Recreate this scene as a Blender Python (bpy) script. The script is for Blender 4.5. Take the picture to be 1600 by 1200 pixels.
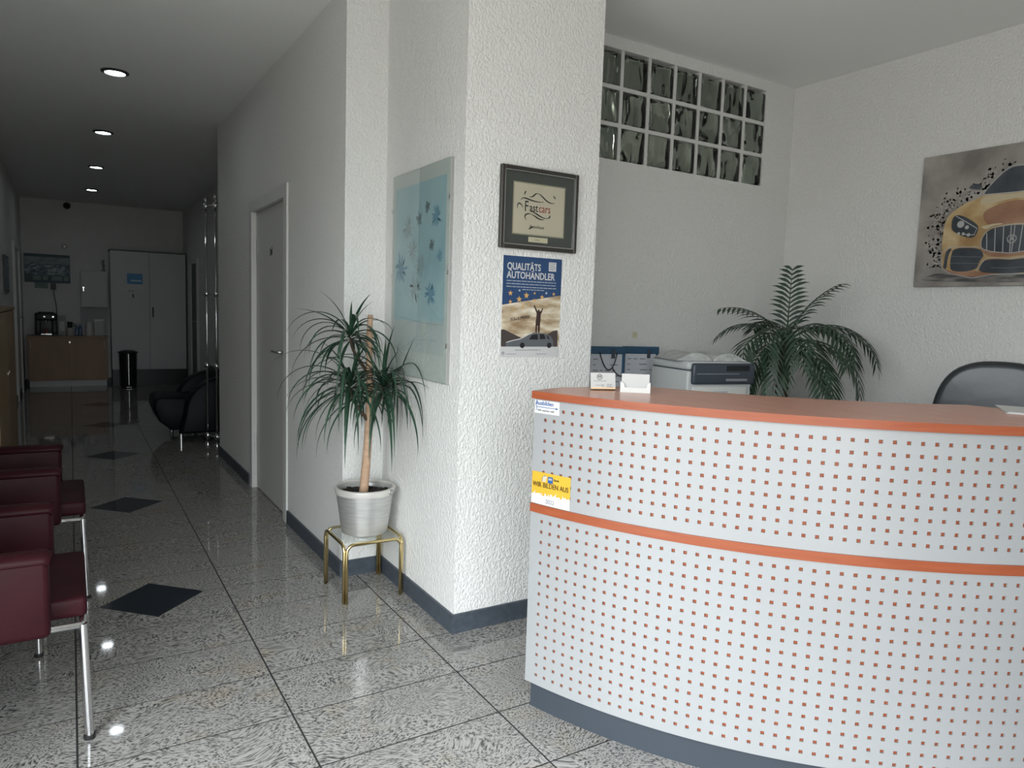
import bpy, bmesh, math, random
from mathutils import Vector, Matrix
random.seed(7)
for o in list(bpy.data.objects): bpy.data.objects.remove(o)
sc = bpy.context.scene
COL = sc.collection
PI = math.pi
sin, cos, rad = math.sin, math.cos, math.radians

# ------------------------------------------------------------------ camera
F_PX, YAW, PITCH, ROLL, CAMH = 1120.78, 0.55258624, -0.09899582, 0.0330252, 1.335
fwd = Vector((sin(YAW)*cos(PITCH), cos(YAW)*cos(PITCH), sin(PITCH)))
rt = Vector((cos(YAW), -sin(YAW), 0)); up = rt.cross(fwd)
r2 = rt*cos(ROLL) + up*sin(ROLL); u2 = -rt*sin(ROLL) + up*cos(ROLL)
cam = bpy.data.cameras.new('camera'); camo = bpy.data.objects.new('camera', cam); COL.objects.link(camo)
cam.sensor_fit = 'HORIZONTAL'; cam.sensor_width = 36; cam.lens = 36*F_PX/1600; cam.clip_start = 0.02
m = Matrix((r2, u2, -fwd)).transposed().to_4x4(); m.translation = (0, 0, CAMH); camo.matrix_world = m
sc.camera = camo

# ------------------------------------------------------------------ daylight and exposure
sc.view_settings.view_transform = 'Standard'; sc.view_settings.look = 'None'
sc.view_settings.gamma = 1.0; sc.view_settings.use_curve_mapping = False
sc.view_settings.exposure = 0.90
SKY_STRENGTH = 6.0
w = bpy.data.worlds.new('sky'); sc.world = w; w.use_nodes = True
nt = w.node_tree; nt.nodes.clear()
tc = nt.nodes.new('ShaderNodeTexCoord'); sp = nt.nodes.new('ShaderNodeSeparateXYZ'); mr = nt.nodes.new('ShaderNodeMapRange')
mx = nt.nodes.new('ShaderNodeMix'); mx.data_type = 'RGBA'; bg = nt.nodes.new('ShaderNodeBackground'); ow = nt.nodes.new('ShaderNodeOutputWorld')
nt.links.new(tc.outputs['Generated'], sp.inputs[0]); nt.links.new(sp.outputs['Z'], mr.inputs['Value'])
mr.inputs['From Min'].default_value = -0.06; mr.inputs['From Max'].default_value = 0.10
nt.links.new(mr.outputs[0], mx.inputs['Factor'])
mx.inputs[6].default_value = (0.27, 0.265, 0.25, 1); mx.inputs[7].default_value = (0.91, 0.96, 1.0, 1)
# overcast sky: brighter towards the zenith
ov = nt.nodes.new('ShaderNodeMapRange'); nt.links.new(sp.outputs['Z'], ov.inputs['Value']); ov.inputs['From Min'].default_value = 0.0; ov.inputs['From Max'].default_value = 1.0; ov.inputs['To Min'].default_value = 0.62; ov.inputs['To Max'].default_value = 1.85
vm = nt.nodes.new('ShaderNodeVectorMath'); vm.operation = 'SCALE'; vm.inputs[0].default_value = (0.91, 0.965, 1.0); nt.links.new(ov.outputs[0], vm.inputs['Scale']); nt.links.new(vm.outputs[0], mx.inputs[7])
nt.links.new(mx.outputs[2], bg.inputs[0]); bg.inputs[1].default_value = SKY_STRENGTH; nt.links.new(bg.outputs[0], ow.inputs[0])

# facade openings behind the camera: (x0, x1, z0, z1)
FY = -0.90
CEIL = 2.815
OPENINGS = [(-0.55, 0.80, 0.03, 2.35)]                # front wall: x0, x1, z0, z1
SIDE_OPENINGS = [(-0.80, 0.35, 0.06, 2.35), (0.43, 1.72, 0.06, 2.35)]   # left wall: y0, y1, z0, z1
def portal(loc, rot, sx, sy):
    l = bpy.data.lights.new('window_portal', 'AREA'); l.shape = 'RECTANGLE'; l.size = sx; l.size_y = sy; l.cycles.is_portal = True
    lo = bpy.data.objects.new('window_portal', l); COL.objects.link(lo); lo.location = loc; lo.rotation_euler = rot
for (x0, x1, z0, z1) in OPENINGS: portal(((x0+x1)/2, FY-0.02, (z0+z1)/2), (PI/2, 0, 0), x1-x0, z1-z0)
for (y0, y1, z0, z1) in SIDE_OPENINGS: portal((-0.63, (y0+y1)/2, (z0+z1)/2), (0, -PI/2, 0), z1-z0, y1-y0)

# ------------------------------------------------------------------ materials
MATS = {}
def pmat(name, col, rough=0.5, metal=0.0, spec=0.5, bump=None, var=None, coat=0.0, trans=0.0, ior=1.45, emit=None, estr=0):
    if name in MATS: return MATS[name]
    mt = bpy.data.materials.new(name); mt.use_nodes = True; n = mt.node_tree; b = n.nodes['Principled BSDF']
    c = (*col, 1)
    b.inputs['Base Color'].default_value = c; b.inputs['Roughness'].default_value = rough; b.inputs['Metallic'].default_value = metal
    b.inputs['Specular IOR Level'].default_value = spec; b.inputs['Coat Weight'].default_value = coat; b.inputs['Coat Roughness'].default_value = 0.08
    b.inputs['Transmission Weight'].default_value = trans; b.inputs['IOR'].default_value = ior
    if emit: b.inputs['Emission Color'].default_value = (*emit, 1); b.inputs['Emission Strength'].default_value = estr
    tcn = None
    def coords(kind='Object'):
        t = n.nodes.new('ShaderNodeTexCoord'); return t.outputs[kind]
    if var:  # (scale, amount, stretch)
        s, a, st = var
        mp = n.nodes.new('ShaderNodeMapping'); mp.inputs['Scale'].default_value = st; n.links.new(coords(), mp.inputs[0])
        no = n.nodes.new('ShaderNodeTexNoise'); no.inputs['Scale'].default_value = s; no.inputs['Detail'].default_value = 5; n.links.new(mp.outputs[0], no.inputs['Vector'])
        cr = n.nodes.new('ShaderNodeValToRGB'); cr.color_ramp.elements[0].position = 0.3; cr.color_ramp.elements[1].position = 0.7
        cr.color_ramp.elements[0].color = (*[max(0, x*(1-a)) for x in col], 1); cr.color_ramp.elements[1].color = (*[min(1, x*(1+a)) for x in col], 1)
        n.links.new(no.outputs['Fac'], cr.inputs[0]); n.links.new(cr.outputs[0], b.inputs['Base Color'])
    if bump:  # (scale, strength, distance)
        s, st, di = bump
        no = n.nodes.new('ShaderNodeTexNoise'); no.inputs['Scale'].default_value = s; no.inputs['Detail'].default_value = 3; n.links.new(coords(), no.inputs['Vector'])
        bp = n.nodes.new('ShaderNodeBump'); bp.inputs['Strength'].default_value = st; bp.inputs['Distance'].default_value = di
        n.links.new(no.outputs['Fac'], bp.inputs['Height']); n.links.new(bp.outputs[0], b.inputs['Normal'])
    MATS[name] = mt; return mt

def plaster(name, col, scale=95, strength=0.55, dist=0.006):
    mt = pmat(name, col, 0.75, spec=0.3); n = mt.node_tree; b = n.nodes['Principled BSDF']
    g = n.nodes.new('ShaderNodeNewGeometry')
    no = n.nodes.new('ShaderNodeTexNoise'); no.inputs['Scale'].default_value = scale; no.inputs['Detail'].default_value = 2.5; no.inputs['Distortion'].default_value = 0.6
    mp = n.nodes.new('ShaderNodeMapping'); mp.inputs['Scale'].default_value = (1, 1, 0.7); n.links.new(g.outputs['Position'], mp.inputs[0]); n.links.new(mp.outputs[0], no.inputs['Vector'])
    cr = n.nodes.new('ShaderNodeValToRGB'); cr.color_ramp.elements[0].position = 0.38; cr.color_ramp.elements[1].position = 0.66
    n.links.new(no.outputs['Fac'], cr.inputs[0])
    bp = n.nodes.new('ShaderNodeBump'); bp.inputs['Strength'].default_value = strength; bp.inputs['Distance'].default_value = dist
    n.links.new(cr.outputs[0], bp.inputs['Height']); n.links.new(bp.outputs[0], b.inputs['Normal'])
    return mt

def granite():
    mt = pmat('polished granite', (0.3, 0.3, 0.3), 0.045, spec=0.5); n = mt.node_tree; b = n.nodes['Principled BSDF']; L = n.links
    g = n.nodes.new('ShaderNodeNewGeometry'); oi = n.nodes.new('ShaderNodeObjectInfo')
    mu = n.nodes.new('ShaderNodeVectorMath'); mu.operation = 'MULTIPLY_ADD'; mu.inputs[1].default_value = (1, 1, 1)
    sc_ = n.nodes.new('ShaderNodeMath'); sc_.operation = 'MULTIPLY'; sc_.inputs[1].default_value = 43.0; L.new(oi.outputs['Random'], sc_.inputs[0])
    L.new(g.outputs['Position'], mu.inputs[0]); L.new(sc_.outputs[0], mu.inputs[2])
    # large swirl that bends the grain
    sw = n.nodes.new('ShaderNodeTexNoise'); sw.inputs['Scale'].default_value = 4.5; sw.inputs['Detail'].default_value = 1.0; L.new(mu.outputs[0], sw.inputs['Vector'])
    sub = n.nodes.new('ShaderNodeVectorMath'); sub.operation = 'SUBTRACT'; sub.inputs[1].default_value = (0.5, 0.5, 0.5); L.new(sw.outputs['Color'], sub.inputs[0])
    ma = n.nodes.new('ShaderNodeVectorMath'); ma.operation = 'MULTIPLY_ADD'; ma.inputs[1].default_value = (0.22, 0.22, 0); L.new(sub.outputs[0], ma.inputs[0]); L.new(mu.outputs[0], ma.inputs[2])
    mp = n.nodes.new('ShaderNodeMapping'); mp.inputs['Scale'].default_value = (1.0, 1.9, 1.0); mp.inputs['Rotation'].default_value = (0, 0, 0.5); L.new(ma.outputs[0], mp.inputs[0])
    no = n.nodes.new('ShaderNodeTexNoise'); no.inputs['Scale'].default_value = 105; no.inputs['Detail'].default_value = 2.5; no.inputs['Roughness'].default_value = 0.55; L.new(mp.outputs[0], no.inputs['Vector'])
    cr = n.nodes.new('ShaderNodeValToRGB'); e = cr.color_ramp.elements
    e[0].position = 0.34; e[0].color = (0.045, 0.045, 0.047, 1); e[1].position = 0.62; e[1].color = (0.365, 0.356, 0.34, 1)
    x = e.new(0.43); x.color = (0.155, 0.153, 0.148, 1); x = e.new(0.50); x.color = (0.28, 0.275, 0.262, 1)
    L.new(no.outputs['Fac'], cr.inputs[0])
    # warm feldspar patches
    n2 = n.nodes.new('ShaderNodeTexNoise'); n2.inputs['Scale'].default_value = 6; n2.inputs['Detail'].default_value = 3; L.new(mu.outputs[0], n2.inputs['Vector'])
    c2 = n.nodes.new('ShaderNodeValToRGB'); c2.color_ramp.elements[0].position = 0.55; c2.color_ramp.elements[1].position = 0.8
    c2.color_ramp.elements[0].color = (1, 1, 1, 1); c2.color_ramp.elements[1].color = (1.0, 0.86, 0.68, 1); L.new(n2.outputs['Fac'], c2.inputs[0])
    mm = n.nodes.new('ShaderNodeMix'); mm.data_type = 'RGBA'; mm.blend_type = 'MULTIPLY'; mm.inputs['Factor'].default_value = 0.8
    L.new(cr.outputs[0], mm.inputs[6]); L.new(c2.outputs[0], mm.inputs[7]); L.new(mm.outputs[2], b.inputs['Base Color'])
    return mt

def wood(name, col, col2, rough=0.4, scale=9, stretch=(1, 1, 8)):
    mt = pmat(name, col, rough); n = mt.node_tree; b = n.nodes['Principled BSDF']; L = n.links
    t = n.nodes.new('ShaderNodeTexCoord'); mp = n.nodes.new('ShaderNodeMapping'); mp.inputs['Scale'].default_value = stretch; L.new(t.outputs['Object'], mp.inputs[0])
    no = n.nodes.new('ShaderNodeTexNoise'); no.inputs['Scale'].default_value = scale; no.inputs['Detail'].default_value = 6; no.inputs['Distortion'].default_value = 0.4; L.new(mp.outputs[0], no.inputs['Vector'])
    cr = n.nodes.new('ShaderNodeValToRGB'); cr.color_ramp.elements[0].position = 0.3; cr.color_ramp.elements[1].position = 0.7
    cr.color_ramp.elements[0].color = (*col, 1); cr.color_ramp.elements[1].color = (*col2, 1); L.new(no.outputs['Fac'], cr.inputs[0]); L.new(cr.outputs[0], b.inputs['Base Color'])
    return mt

def glass_pane(name, tint=(0.95, 0.97, 0.96), refl=1.0, rough=0.0):
    mt = bpy.data.materials.new(name); mt.use_nodes = True; n = mt.node_tree; n.nodes.clear(); L = n.links
    o = n.nodes.new('ShaderNodeOutputMaterial'); tr = n.nodes.new('ShaderNodeBsdfTransparent'); gl = n.nodes.new('ShaderNodeBsdfGlossy'); mi = n.nodes.new('ShaderNodeMixShader'); fr = n.nodes.new('ShaderNodeFresnel')
    fr.inputs['IOR'].default_value = 1.5; tr.inputs[0].default_value = (*tint, 1); gl.inputs['Roughness'].default_value = rough
    gg = n.nodes.new('ShaderNodeNewGeometry'); mu = n.nodes.new('ShaderNodeMath'); mu.operation = 'MULTIPLY_ADD'; mu.inputs[1].default_value = -1.0; mu.inputs[2].default_value = 1.0; L.new(gg.outputs['Backfacing'], mu.inputs[0])
    m2 = n.nodes.new('ShaderNodeMath'); m2.operation = 'MULTIPLY'; L.new(fr.outputs[0], m2.inputs[0]); L.new(mu.outputs[0], m2.inputs[1])
    L.new(m2.outputs[0], mi.inputs[0]); L.new(tr.outputs[0], mi.inputs[1]); L.new(gl.outputs[0], mi.inputs[2]); L.new(mi.outputs[0], o.inputs[0])
    MATS[name] = mt; return mt

M_WALL = plaster('white structured plaster', (0.755, 0.755, 0.735))
M_CEIL = pmat('white ceiling paint', (0.85, 0.855, 0.835), 0.85, spec=0.2)
M_GRAN = granite()
M_GROUT = pmat('dark grout', (0.02, 0.02, 0.021), 0.7)
M_INLAY = pmat('dark blue polished stone', (0.018, 0.024, 0.032), 0.08, var=(60, 0.35, (1, 1, 1)))
M_SKIRT = pmat('dark slate skirting', (0.055, 0.068, 0.085), 0.45, var=(40, 0.2, (1, 1, 1)))
M_CHROME = pmat('chrome', (0.75, 0.75, 0.76), 0.12, 1.0)
M_GOLD = pmat('polished brass', (0.75, 0.60, 0.30), 0.16, 1.0)
M_ALU = pmat('brushed aluminium bucket', (0.62, 0.62, 0.61), 0.42, 0.75, var=(14, 0.10, (1, 1, 9)))
M_STEEL = pmat('satin steel', (0.55, 0.55, 0.54), 0.3, 1.0)
M_BLACK = pmat('black plastic', (0.012, 0.013, 0.015), 0.4)
M_RUBBER = pmat('black rubber', (0.015, 0.015, 0.015), 0.7)
M_RED = pmat('burgundy leather', (0.028, 0.005, 0.008), 0.46, spec=0.17, bump=(320, 0.25, 0.002), var=(9, 0.15, (1, 1, 1)))
M_LEATHER = pmat('black leather', (0.004, 0.006, 0.008), 0.48, spec=0.2, bump=(260, 0.2, 0.002))
M_CHERRY = wood('cherry laminate', (0.25, 0.058, 0.022), (0.295, 0.078, 0.032), 0.34, 7, (1, 1, 10))
M_CHERRYTOP = wood('cherry worktop laminate', (0.45, 0.20, 0.135), (0.51, 0.235, 0.16), 0.26, 7, (8, 1, 1))
M_CHERRYTOP.node_tree.nodes['Principled BSDF'].inputs['Specular IOR Level'].default_value = 0.9
M_PERF = pmat('silver white perforated metal', (0.318, 0.325, 0.330), 0.34, 0.1)
M_SLATE = pmat('slate grey laminate', (0.037, 0.047, 0.060), 0.5)
M_GREYP = pmat('light grey laminate', (0.45, 0.46, 0.47), 0.5)
M_DOORW = pmat('white painted door', (0.56, 0.56, 0.54), 0.42)
M_FRAMEW = pmat('white painted steel door frame', (0.66, 0.66, 0.64), 0.35)
M_WHITE = pmat('white plastic', (0.60, 0.60, 0.58), 0.35)
M_PAPER = pmat('white paper', (0.52, 0.52, 0.51), 0.8)
M_INK = pmat('black ink', (0.012, 0.012, 0.014), 0.6)
M_INKGREY = pmat('grey ink', (0.22, 0.23, 0.25), 0.7)
M_INKRED = pmat('red ink', (0.30, 0.03, 0.03), 0.6)
M_GLASS = glass_pane('clear glass')
M_BEECH = wood('pale beech veneer', (0.22, 0.155, 0.088), (0.27, 0.195, 0.115), 0.45, 6, (1, 1, 0.15))
M_OAKD = wood('brown beech cabinet veneer', (0.30, 0.185, 0.115), (0.35, 0.22, 0.14), 0.45, 6, (1, 1, 0.15))
M_CABW = pmat('grey white cupboard lacquer', (0.55, 0.56, 0.56), 0.45)
M_SOIL = pmat('dark potting soil', (0.020, 0.015, 0.012), 0.95, bump=(60, 1.0, 0.02))
M_CANE = wood('tan plant cane', (0.42, 0.27, 0.17), (0.55, 0.38, 0.26), 0.7, 12, (1, 1, 3))
M_LEAF = pmat('dark green dracaena leaf', (0.022, 0.058, 0.034), 0.33, var=(18, 0.35, (1, 1, 1)))
M_PALM = pmat('dark green palm leaf', (0.024, 0.052, 0.030), 0.45, var=(14, 0.35, (1, 1, 1)))
M_BARK = pmat('brown palm fibre stem', (0.07, 0.05, 0.035), 0.85, bump=(80, 0.8, 0.01))

# ------------------------------------------------------------------ mesh helpers
def nb(): return bmesh.new()
def box(bm, c, s, M=None, bev=0.0, seg=2):
    r = bmesh.ops.create_cube(bm, size=1.0); vs = r['verts']
    T = Matrix.Translation(c) @ Matrix.Diagonal((*s, 1))
    bmesh.ops.transform(bm, matrix=T, verts=vs)
    if bev > 0:
        es = list({e for v in vs for e in v.link_edges})
        rr = bmesh.ops.bevel(bm, geom=es, offset=bev, segments=seg, profile=0.5, affect='EDGES')
        vs = list({v for f in rr['faces'] for v in f.verts} | {v for v in vs if v.is_valid})
    if M is not None: bmesh.ops.transform(bm, matrix=M, verts=vs)
    return vs
def b2(bm, x0, x1, y0, y1, z0, z1, bev=0.0, seg=2):
    return box(bm, ((x0+x1)/2, (y0+y1)/2, (z0+z1)/2), (x1-x0, y1-y0, z1-z0), None, bev, seg)
def prism(bm, pts, z0, z1, M=None):
    lo = [bm.verts.new((p[0], p[1], z0)) for p in pts]; hi = [bm.verts.new((p[0], p[1], z1)) for p in pts]
    n = len(pts)
    bm.faces.new(lo[::-1]); bm.faces.new(hi)
    for i in range(n): bm.faces.new((lo[i], lo[(i+1) % n], hi[(i+1) % n], hi[i]))
    if M is not None: bmesh.ops.transform(bm, matrix=M, verts=lo+hi)
    return lo+hi
def tube(bm, pts, r, n=10, caps=True):
    pts = [Vector(p) for p in pts]; rs = r if isinstance(r, (list, tuple)) else [r]*len(pts)
    rings = []; ref = None
    for i, p in enumerate(pts):
        t = (pts[min(i+1, len(pts)-1)] - pts[max(i-1, 0)]).normalized()
        if ref is None: ref = Vector((0, 0, 1)) if abs(t.z) < 0.9 else Vector((1, 0, 0))
        a = t.cross(ref).normalized(); b = a.cross(t).normalized(); ref = b
        rings.append([bm.verts.new(p + (a*cos(2*PI*k/n) + b*sin(2*PI*k/n))*rs[i]) for k in range(n)])
    for i in range(len(rings)-1):
        for k in range(n): bm.faces.new((rings[i][k], rings[i][(k+1) % n], rings[i+1][(k+1) % n], rings[i+1][k]))
    if caps: bm.faces.new(rings[0][::-1]); bm.faces.new(rings[-1])
def lathe(bm, prof, n=32, c=(0, 0, 0), closed=False):
    rings = []
    for r, z in prof:
        rings.append([bm.verts.new((c[0]+r*cos(2*PI*k/n), c[1]+r*sin(2*PI*k/n), c[2]+z)) for k in range(n)] if r > 1e-6 else [bm.verts.new((c[0], c[1], c[2]+z))])
    for i in range(len(rings)-1):
        a, b = rings[i], rings[i+1]
        for k in range(n):
            k2 = (k+1) % n
            if len(a) == 1 and len(b) == 1: continue
            if len(a) == 1: bm.faces.new((a[0], b[k2], b[k]))
            elif len(b) == 1: bm.faces.new((a[k], a[k2], b[0]))
            else: bm.faces.new((a[k], a[k2], b[k2], b[k]))
def disc(bm, c, r, n=24, h=0.0):
    if h: lathe(bm, [(0, 0), (r, 0), (r, h), (0, h)], n, c)
    else: bm.faces.new([bm.verts.new((c[0]+r*cos(2*PI*k/n), c[1]+r*sin(2*PI*k/n), c[2])) for k in range(n)])
def obj(name, bm, mt, parent=None, smooth=False, M=None):
    bmesh.ops.recalc_face_normals(bm, faces=bm.faces)
    me = bpy.data.meshes.new(name); bm.to_mesh(me); bm.free()
    if mt: me.materials.append(mt)
    if smooth:
        for p in me.polygons: p.use_smooth = True
        if smooth != True: me.set_sharp_from_angle(angle=rad(smooth))
    o = bpy.data.objects.new(name, me); COL.objects.link(o)
    if parent: o.parent = parent
    if M is not None: o.matrix_local = M if parent else M
    return o
def tag(o, label, cat, group=None, kind=None):
    o['label'] = label
    if cat: o['category'] = cat
    if group: o['group'] = group
    if kind: o['kind'] = kind
    return o
def thing(name, label, cat, loc=(0, 0, 0), rz=0.0, group=None, M=None):
    o = bpy.data.objects.new(name, None); COL.objects.link(o); o.empty_display_size = 0.1
    if M is not None: o.matrix_world = M
    else: o.location = loc; o.rotation_euler = (0, 0, rz)
    return tag(o, label, cat, group)
def struct(name, bm, mt, label=None, parent=None, smooth=False):
    o = obj(name, bm, mt, parent, smooth)
    if not parent: o['kind'] = 'structure'
    if label: o['label'] = label
    return o
def mount(face, c):
    R_, U_, N_ = {'-y': ((1, 0, 0), (0, 0, 1), (0, -1, 0)), '-x': ((0, -1, 0), (0, 0, 1), (-1, 0, 0)), '+x': ((0, 1, 0), (0, 0, 1), (1, 0, 0))}[face]
    mm = Matrix((R_, U_, N_)).transposed().to_4x4(); mm.translation = c; return mm
def text(s, size, mt, parent, M, name='lettering', align='CENTER', ext=0.0002, space=1.0, sx=1.0, shear=0.0, bold=0.0):
    cu = bpy.data.curves.new(name, 'FONT'); cu.body = s; cu.size = size; cu.align_x = align; cu.align_y = 'CENTER'; cu.extrude = ext; cu.space_character = space; cu.shear = shear; cu.offset = bold
    cu.resolution_u = 3
    tmp = bpy.data.objects.new(name, cu); COL.objects.link(tmp)
    dg = bpy.context.evaluated_depsgraph_get(); me = bpy.data.meshes.new_from_object(tmp.evaluated_get(dg))
    bpy.data.objects.remove(tmp)
    me.materials.clear(); me.materials.append(mt)
    o = bpy.data.objects.new(name, me); COL.objects.link(o); o.parent = parent; o.matrix_local = M @ Matrix.Diagonal((sx, 1, 1, 1)); return o
T = Matrix.Translation
def poly_plate(bm, pts, z, th): prism(bm, pts, z, z+th)
def stroke(bm, pts, wd, z, th=0.0003):
    """flat ribbon along a polyline in the local XY plane; wd may vary along it"""
    n = len(pts); ws = wd if isinstance(wd, (list, tuple)) else [wd]*n
    L_, R_ = [], []
    for i, p in enumerate(pts):
        a = Vector(pts[max(i-1, 0)]); b = Vector(pts[min(i+1, n-1)]); t = (b-a).normalized(); nn = Vector((-t.y, t.x))
        q = Vector(p); L_.append(q+nn*ws[i]/2); R_.append(q-nn*ws[i]/2)
    vl = [bm.verts.new((v.x, v.y, z+th)) for v in L_]; vr = [bm.verts.new((v.x, v.y, z+th)) for v in R_]
    for i in range(n-1): bm.faces.new((vl[i], vr[i], vr[i+1], vl[i+1]))
def bez(p0, p1, p2, p3, n=14):
    out = []
    for i in range(n+1):
        t = i/n; a = (1-t)**3; b = 3*t*(1-t)**2; c = 3*t*t*(1-t); d = t**3
        out.append(tuple(a*p0[k]+b*p1[k]+c*p2[k]+d*p3[k] for k in range(len(p0))))
    return out

# ------------------------------------------------------------------ the setting
XL, XR, YH, XHR, YB = -0.61, 3.98, 13.2, 1.62, 3.125
bm = nb(); b2(bm, XL-0.2, XR+0.2, FY-0.2, YH+0.2, -0.25, -0.0008)
floor = struct('floor', bm, M_GROUT, 'granite tile floor with dark diamond inlays')
bm = nb(); b2(bm, XL-0.2, XR+0.2, FY-0.2, YH+0.2, CEIL, CEIL+0.2)
struct('ceiling', bm, M_CEIL, 'plain white ceiling')
bm = nb(); ys = [FY-0.2] + [v for o_ in SIDE_OPENINGS for v in o_[:2]] + [YH]
for i in range(0, len(ys), 2): b2(bm, XL-0.2, XL, ys[i], ys[i+1], 0, CEIL)
for (y0, y1, z0, z1) in SIDE_OPENINGS: b2(bm, XL-0.2, XL, y0, y1, 0, z0); b2(bm, XL-0.2, XL, y0, y1, z1, CEIL)
struct('wall_left', bm, M_WALL, 'white structured corridor wall behind the red chairs')
bm = nb(); b2(bm, XL-0.2, XHR+0.2, YH, YH+0.2, 0, CEIL)
struct('wall_hall_back', bm, M_WALL, 'dim end wall of the corridor')
bm = nb(); b2(bm, XHR, XHR+0.2, 6.68, YH, 0, CEIL)
struct('wall_hall_right', bm, M_WALL, 'dim right wall at the far end of the corridor')
# wall with the white door (very slightly out of square)
def xw(y): return 1.120 - 0.020*(y-3.375)/3.305
D0, D1, DH = 4.393, 5.443, 2.055
bm = nb()
def wp(y0, y1, z0, z1): prism(bm, [(xw(y0), y0), (1.327, y0), (1.327, y1), (xw(y1), y1)], z0, z1)
wp(3.375, D0, 0, CEIL); wp(D1, 6.68, 0, CEIL); wp(D0, D1, DH, CEIL)
b2(bm, 1.327, XHR+0.2, 6.48, 6.68, 0, CEIL)
struct('wall_hall_door', bm, M_WALL, 'white structured corridor wall with the white door')
bm = nb(); prism(bm, [(1.327, 2.556), (1.985, 2.556), (1.985, 3.325), (1.527, 3.575), (1.327, 3.575)], 0, CEIL)
struct('wall_pillar', bm, M_WALL, 'white structured pillar between corridor and office')
BX0, BX1, BZ0, BZ1 = 2.366, 3.7145, 2.176, 2.754
bm = nb()
b2(bm, 1.985, XR, YB, YB+0.2, 0, BZ0); b2(bm, 1.985, XR, YB, YB+0.2, BZ1, CEIL); b2(bm, 1.985, BX0, YB, YB+0.2, BZ0, BZ1); b2(bm, BX1, XR, YB, YB+0.2, BZ0, BZ1)
struct('wall_back', bm, M_WALL, 'white office wall under the glass blocks')
bm = nb(); b2(bm, XR, XR+0.2, FY-0.2, 6.68, 0, CEIL)
struct('wall_right', bm, M_WALL, 'white office wall carrying the car painting')
bm = nb()   # room behind the glass blocks
b2(bm, XHR+0.2, XR, 6.48, 6.68, 0, CEIL)
struct('wall_store_room', bm, M_WALL, 'wall of the dark room behind the glass blocks')
bm = nb(); b2(bm, 2.62, 2.74, 3.45, 3.75, 0, CEIL)  # white post added so the second block column shows paler
struct('added_store_post', bm, M_WALL, 'pale post added unseen behind the glass blocks')
# facade behind the camera
bm = nb(); xs = [XL-0.2] + [v for o_ in OPENINGS for v in o_[:2]] + [XR+0.2]
for i in range(0, len(xs), 2): b2(bm, xs[i], xs[i+1], FY-0.2, FY, 0, CEIL)
for (x0, x1, z0, z1) in OPENINGS:
    b2(bm, x0, x1, FY-0.2, FY, 0, z0); b2(bm, x0, x1, FY-0.2, FY, z1, CEIL)
struct('wall_front', bm, M_WALL, 'front wall with shop windows')
for i, (x0, x1, z0, z1) in enumerate(OPENINGS):
    bm = nb(); t = 0.05
    b2(bm, x0, x0+t, FY-0.15, FY-0.08, z0, z1); b2(bm, x1-t, x1, FY-0.15, FY-0.08, z0, z1); b2(bm, x0, x1, FY-0.15, FY-0.08, z0, z0+t); b2(bm, x0, x1, FY-0.15, FY-0.08, z1-t, z1)
    struct('window_%d' % (i+2), bm, M_FRAMEW, 'white shop window frame')

# floor tiles
JW = 0.0030
xlines = [-0.0135 + 0.6035*k for k in range(-1, 8)]
ylines = [3.48 - 0.3055*k for k in range(18, 0, -1)] + [3.48 + 0.2910*k for k in range(0, 35)]
DIA = [(0.287, 3.48 + 1.746*k) for k in range(6)]; DR = 0.2115
tile_cache = {}
def tile_mesh(key, pts):
    if key in tile_cache: return tile_cache[key]
    bm = nb(); prism(bm, pts, -0.0007, 0.0); bmesh.ops.recalc_face_normals(bm, faces=bm.faces)
    me = bpy.data.meshes.new('tile'); bm.to_mesh(me); bm.free(); me.materials.append(M_GRAN); tile_cache[key] = me; return me
def clip(a0, a1, lo, hi): return max(a0, lo), min(a1, hi)
for i in range(len(xlines)-1):
    for j in range(len(ylines)-1):
        x0, x1 = xlines[i]+JW, xlines[i+1]-JW; y0, y1 = ylines[j]+JW, ylines[j+1]-JW
        if y1 < 0.6: continue
        # keep to the open floor
        x0, x1 = clip(x0, x1, XL, XHR if y0 > 3.3 else XR); y0, y1 = clip(y0, y1, FY, YH)
        if y0 > 6.68: pass
        elif y0 > 3.3: x1 = min(x1, 1.15)
        elif y1 > YB: y1 = min(y1, YB) if x0 > 1.5 else y1
        if x1-x0 < 0.02 or y1-y0 < 0.02: continue
        if x0 > 1.4 and y0 > 2.75 and y0 < 3.3 and x1 < 1.95: continue
        if y0 < 3.3 and x0 > 1.0 and x1 < 1.5 and y0 > 2.56: x1 = min(x1, 1.34)
        if y0 < -1.0: continue
        pts = [(x0, y0), (x1, y0), (x1, y1), (x0, y1)]; key = (round(x1-x0, 4), round(y1-y0, 4), 0)
        for (dx, dy) in DIA:
            r_ = DR+0.001
            if xlines[i] < dx < xlines[i+1]:
                if abs(ylines[j]-dy) < 0.02: pts = [(x0, y0), (dx-r_+JW, y0), (dx, y0+r_-JW), (dx+r_-JW, y0), (x1, y0), (x1, y1), (x0, y1)]; key = (key[0], key[1], 1)
                elif abs(ylines[j+1]-dy) < 0.02: pts = [(x0, y0), (x1, y0), (x1, y1), (dx+r_-JW, y1), (dx, y1-r_+JW), (dx-r_+JW, y1), (x0, y1)]; key = (key[0], key[1], 2)
        cx, cy = x0, y0
        me = tile_mesh(key, [(p[0]-cx, p[1]-cy) for p in pts])
        o = bpy.data.objects.new('tile', me); COL.objects.link(o); o.parent = floor; o.location = (cx, cy, 0)
for (dx, dy) in DIA:
    if dy > 12.9: continue
    bm = nb(); prism(bm, [(-DR, 0), (0, -DR), (DR, 0), (0, DR)], -0.0007, 0.0)
    o = obj('diamond_inlay', bm, M_INLAY, floor); o.location = (dx, dy, 0); o['label'] = 'dark blue diamond stone inlay'

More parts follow.
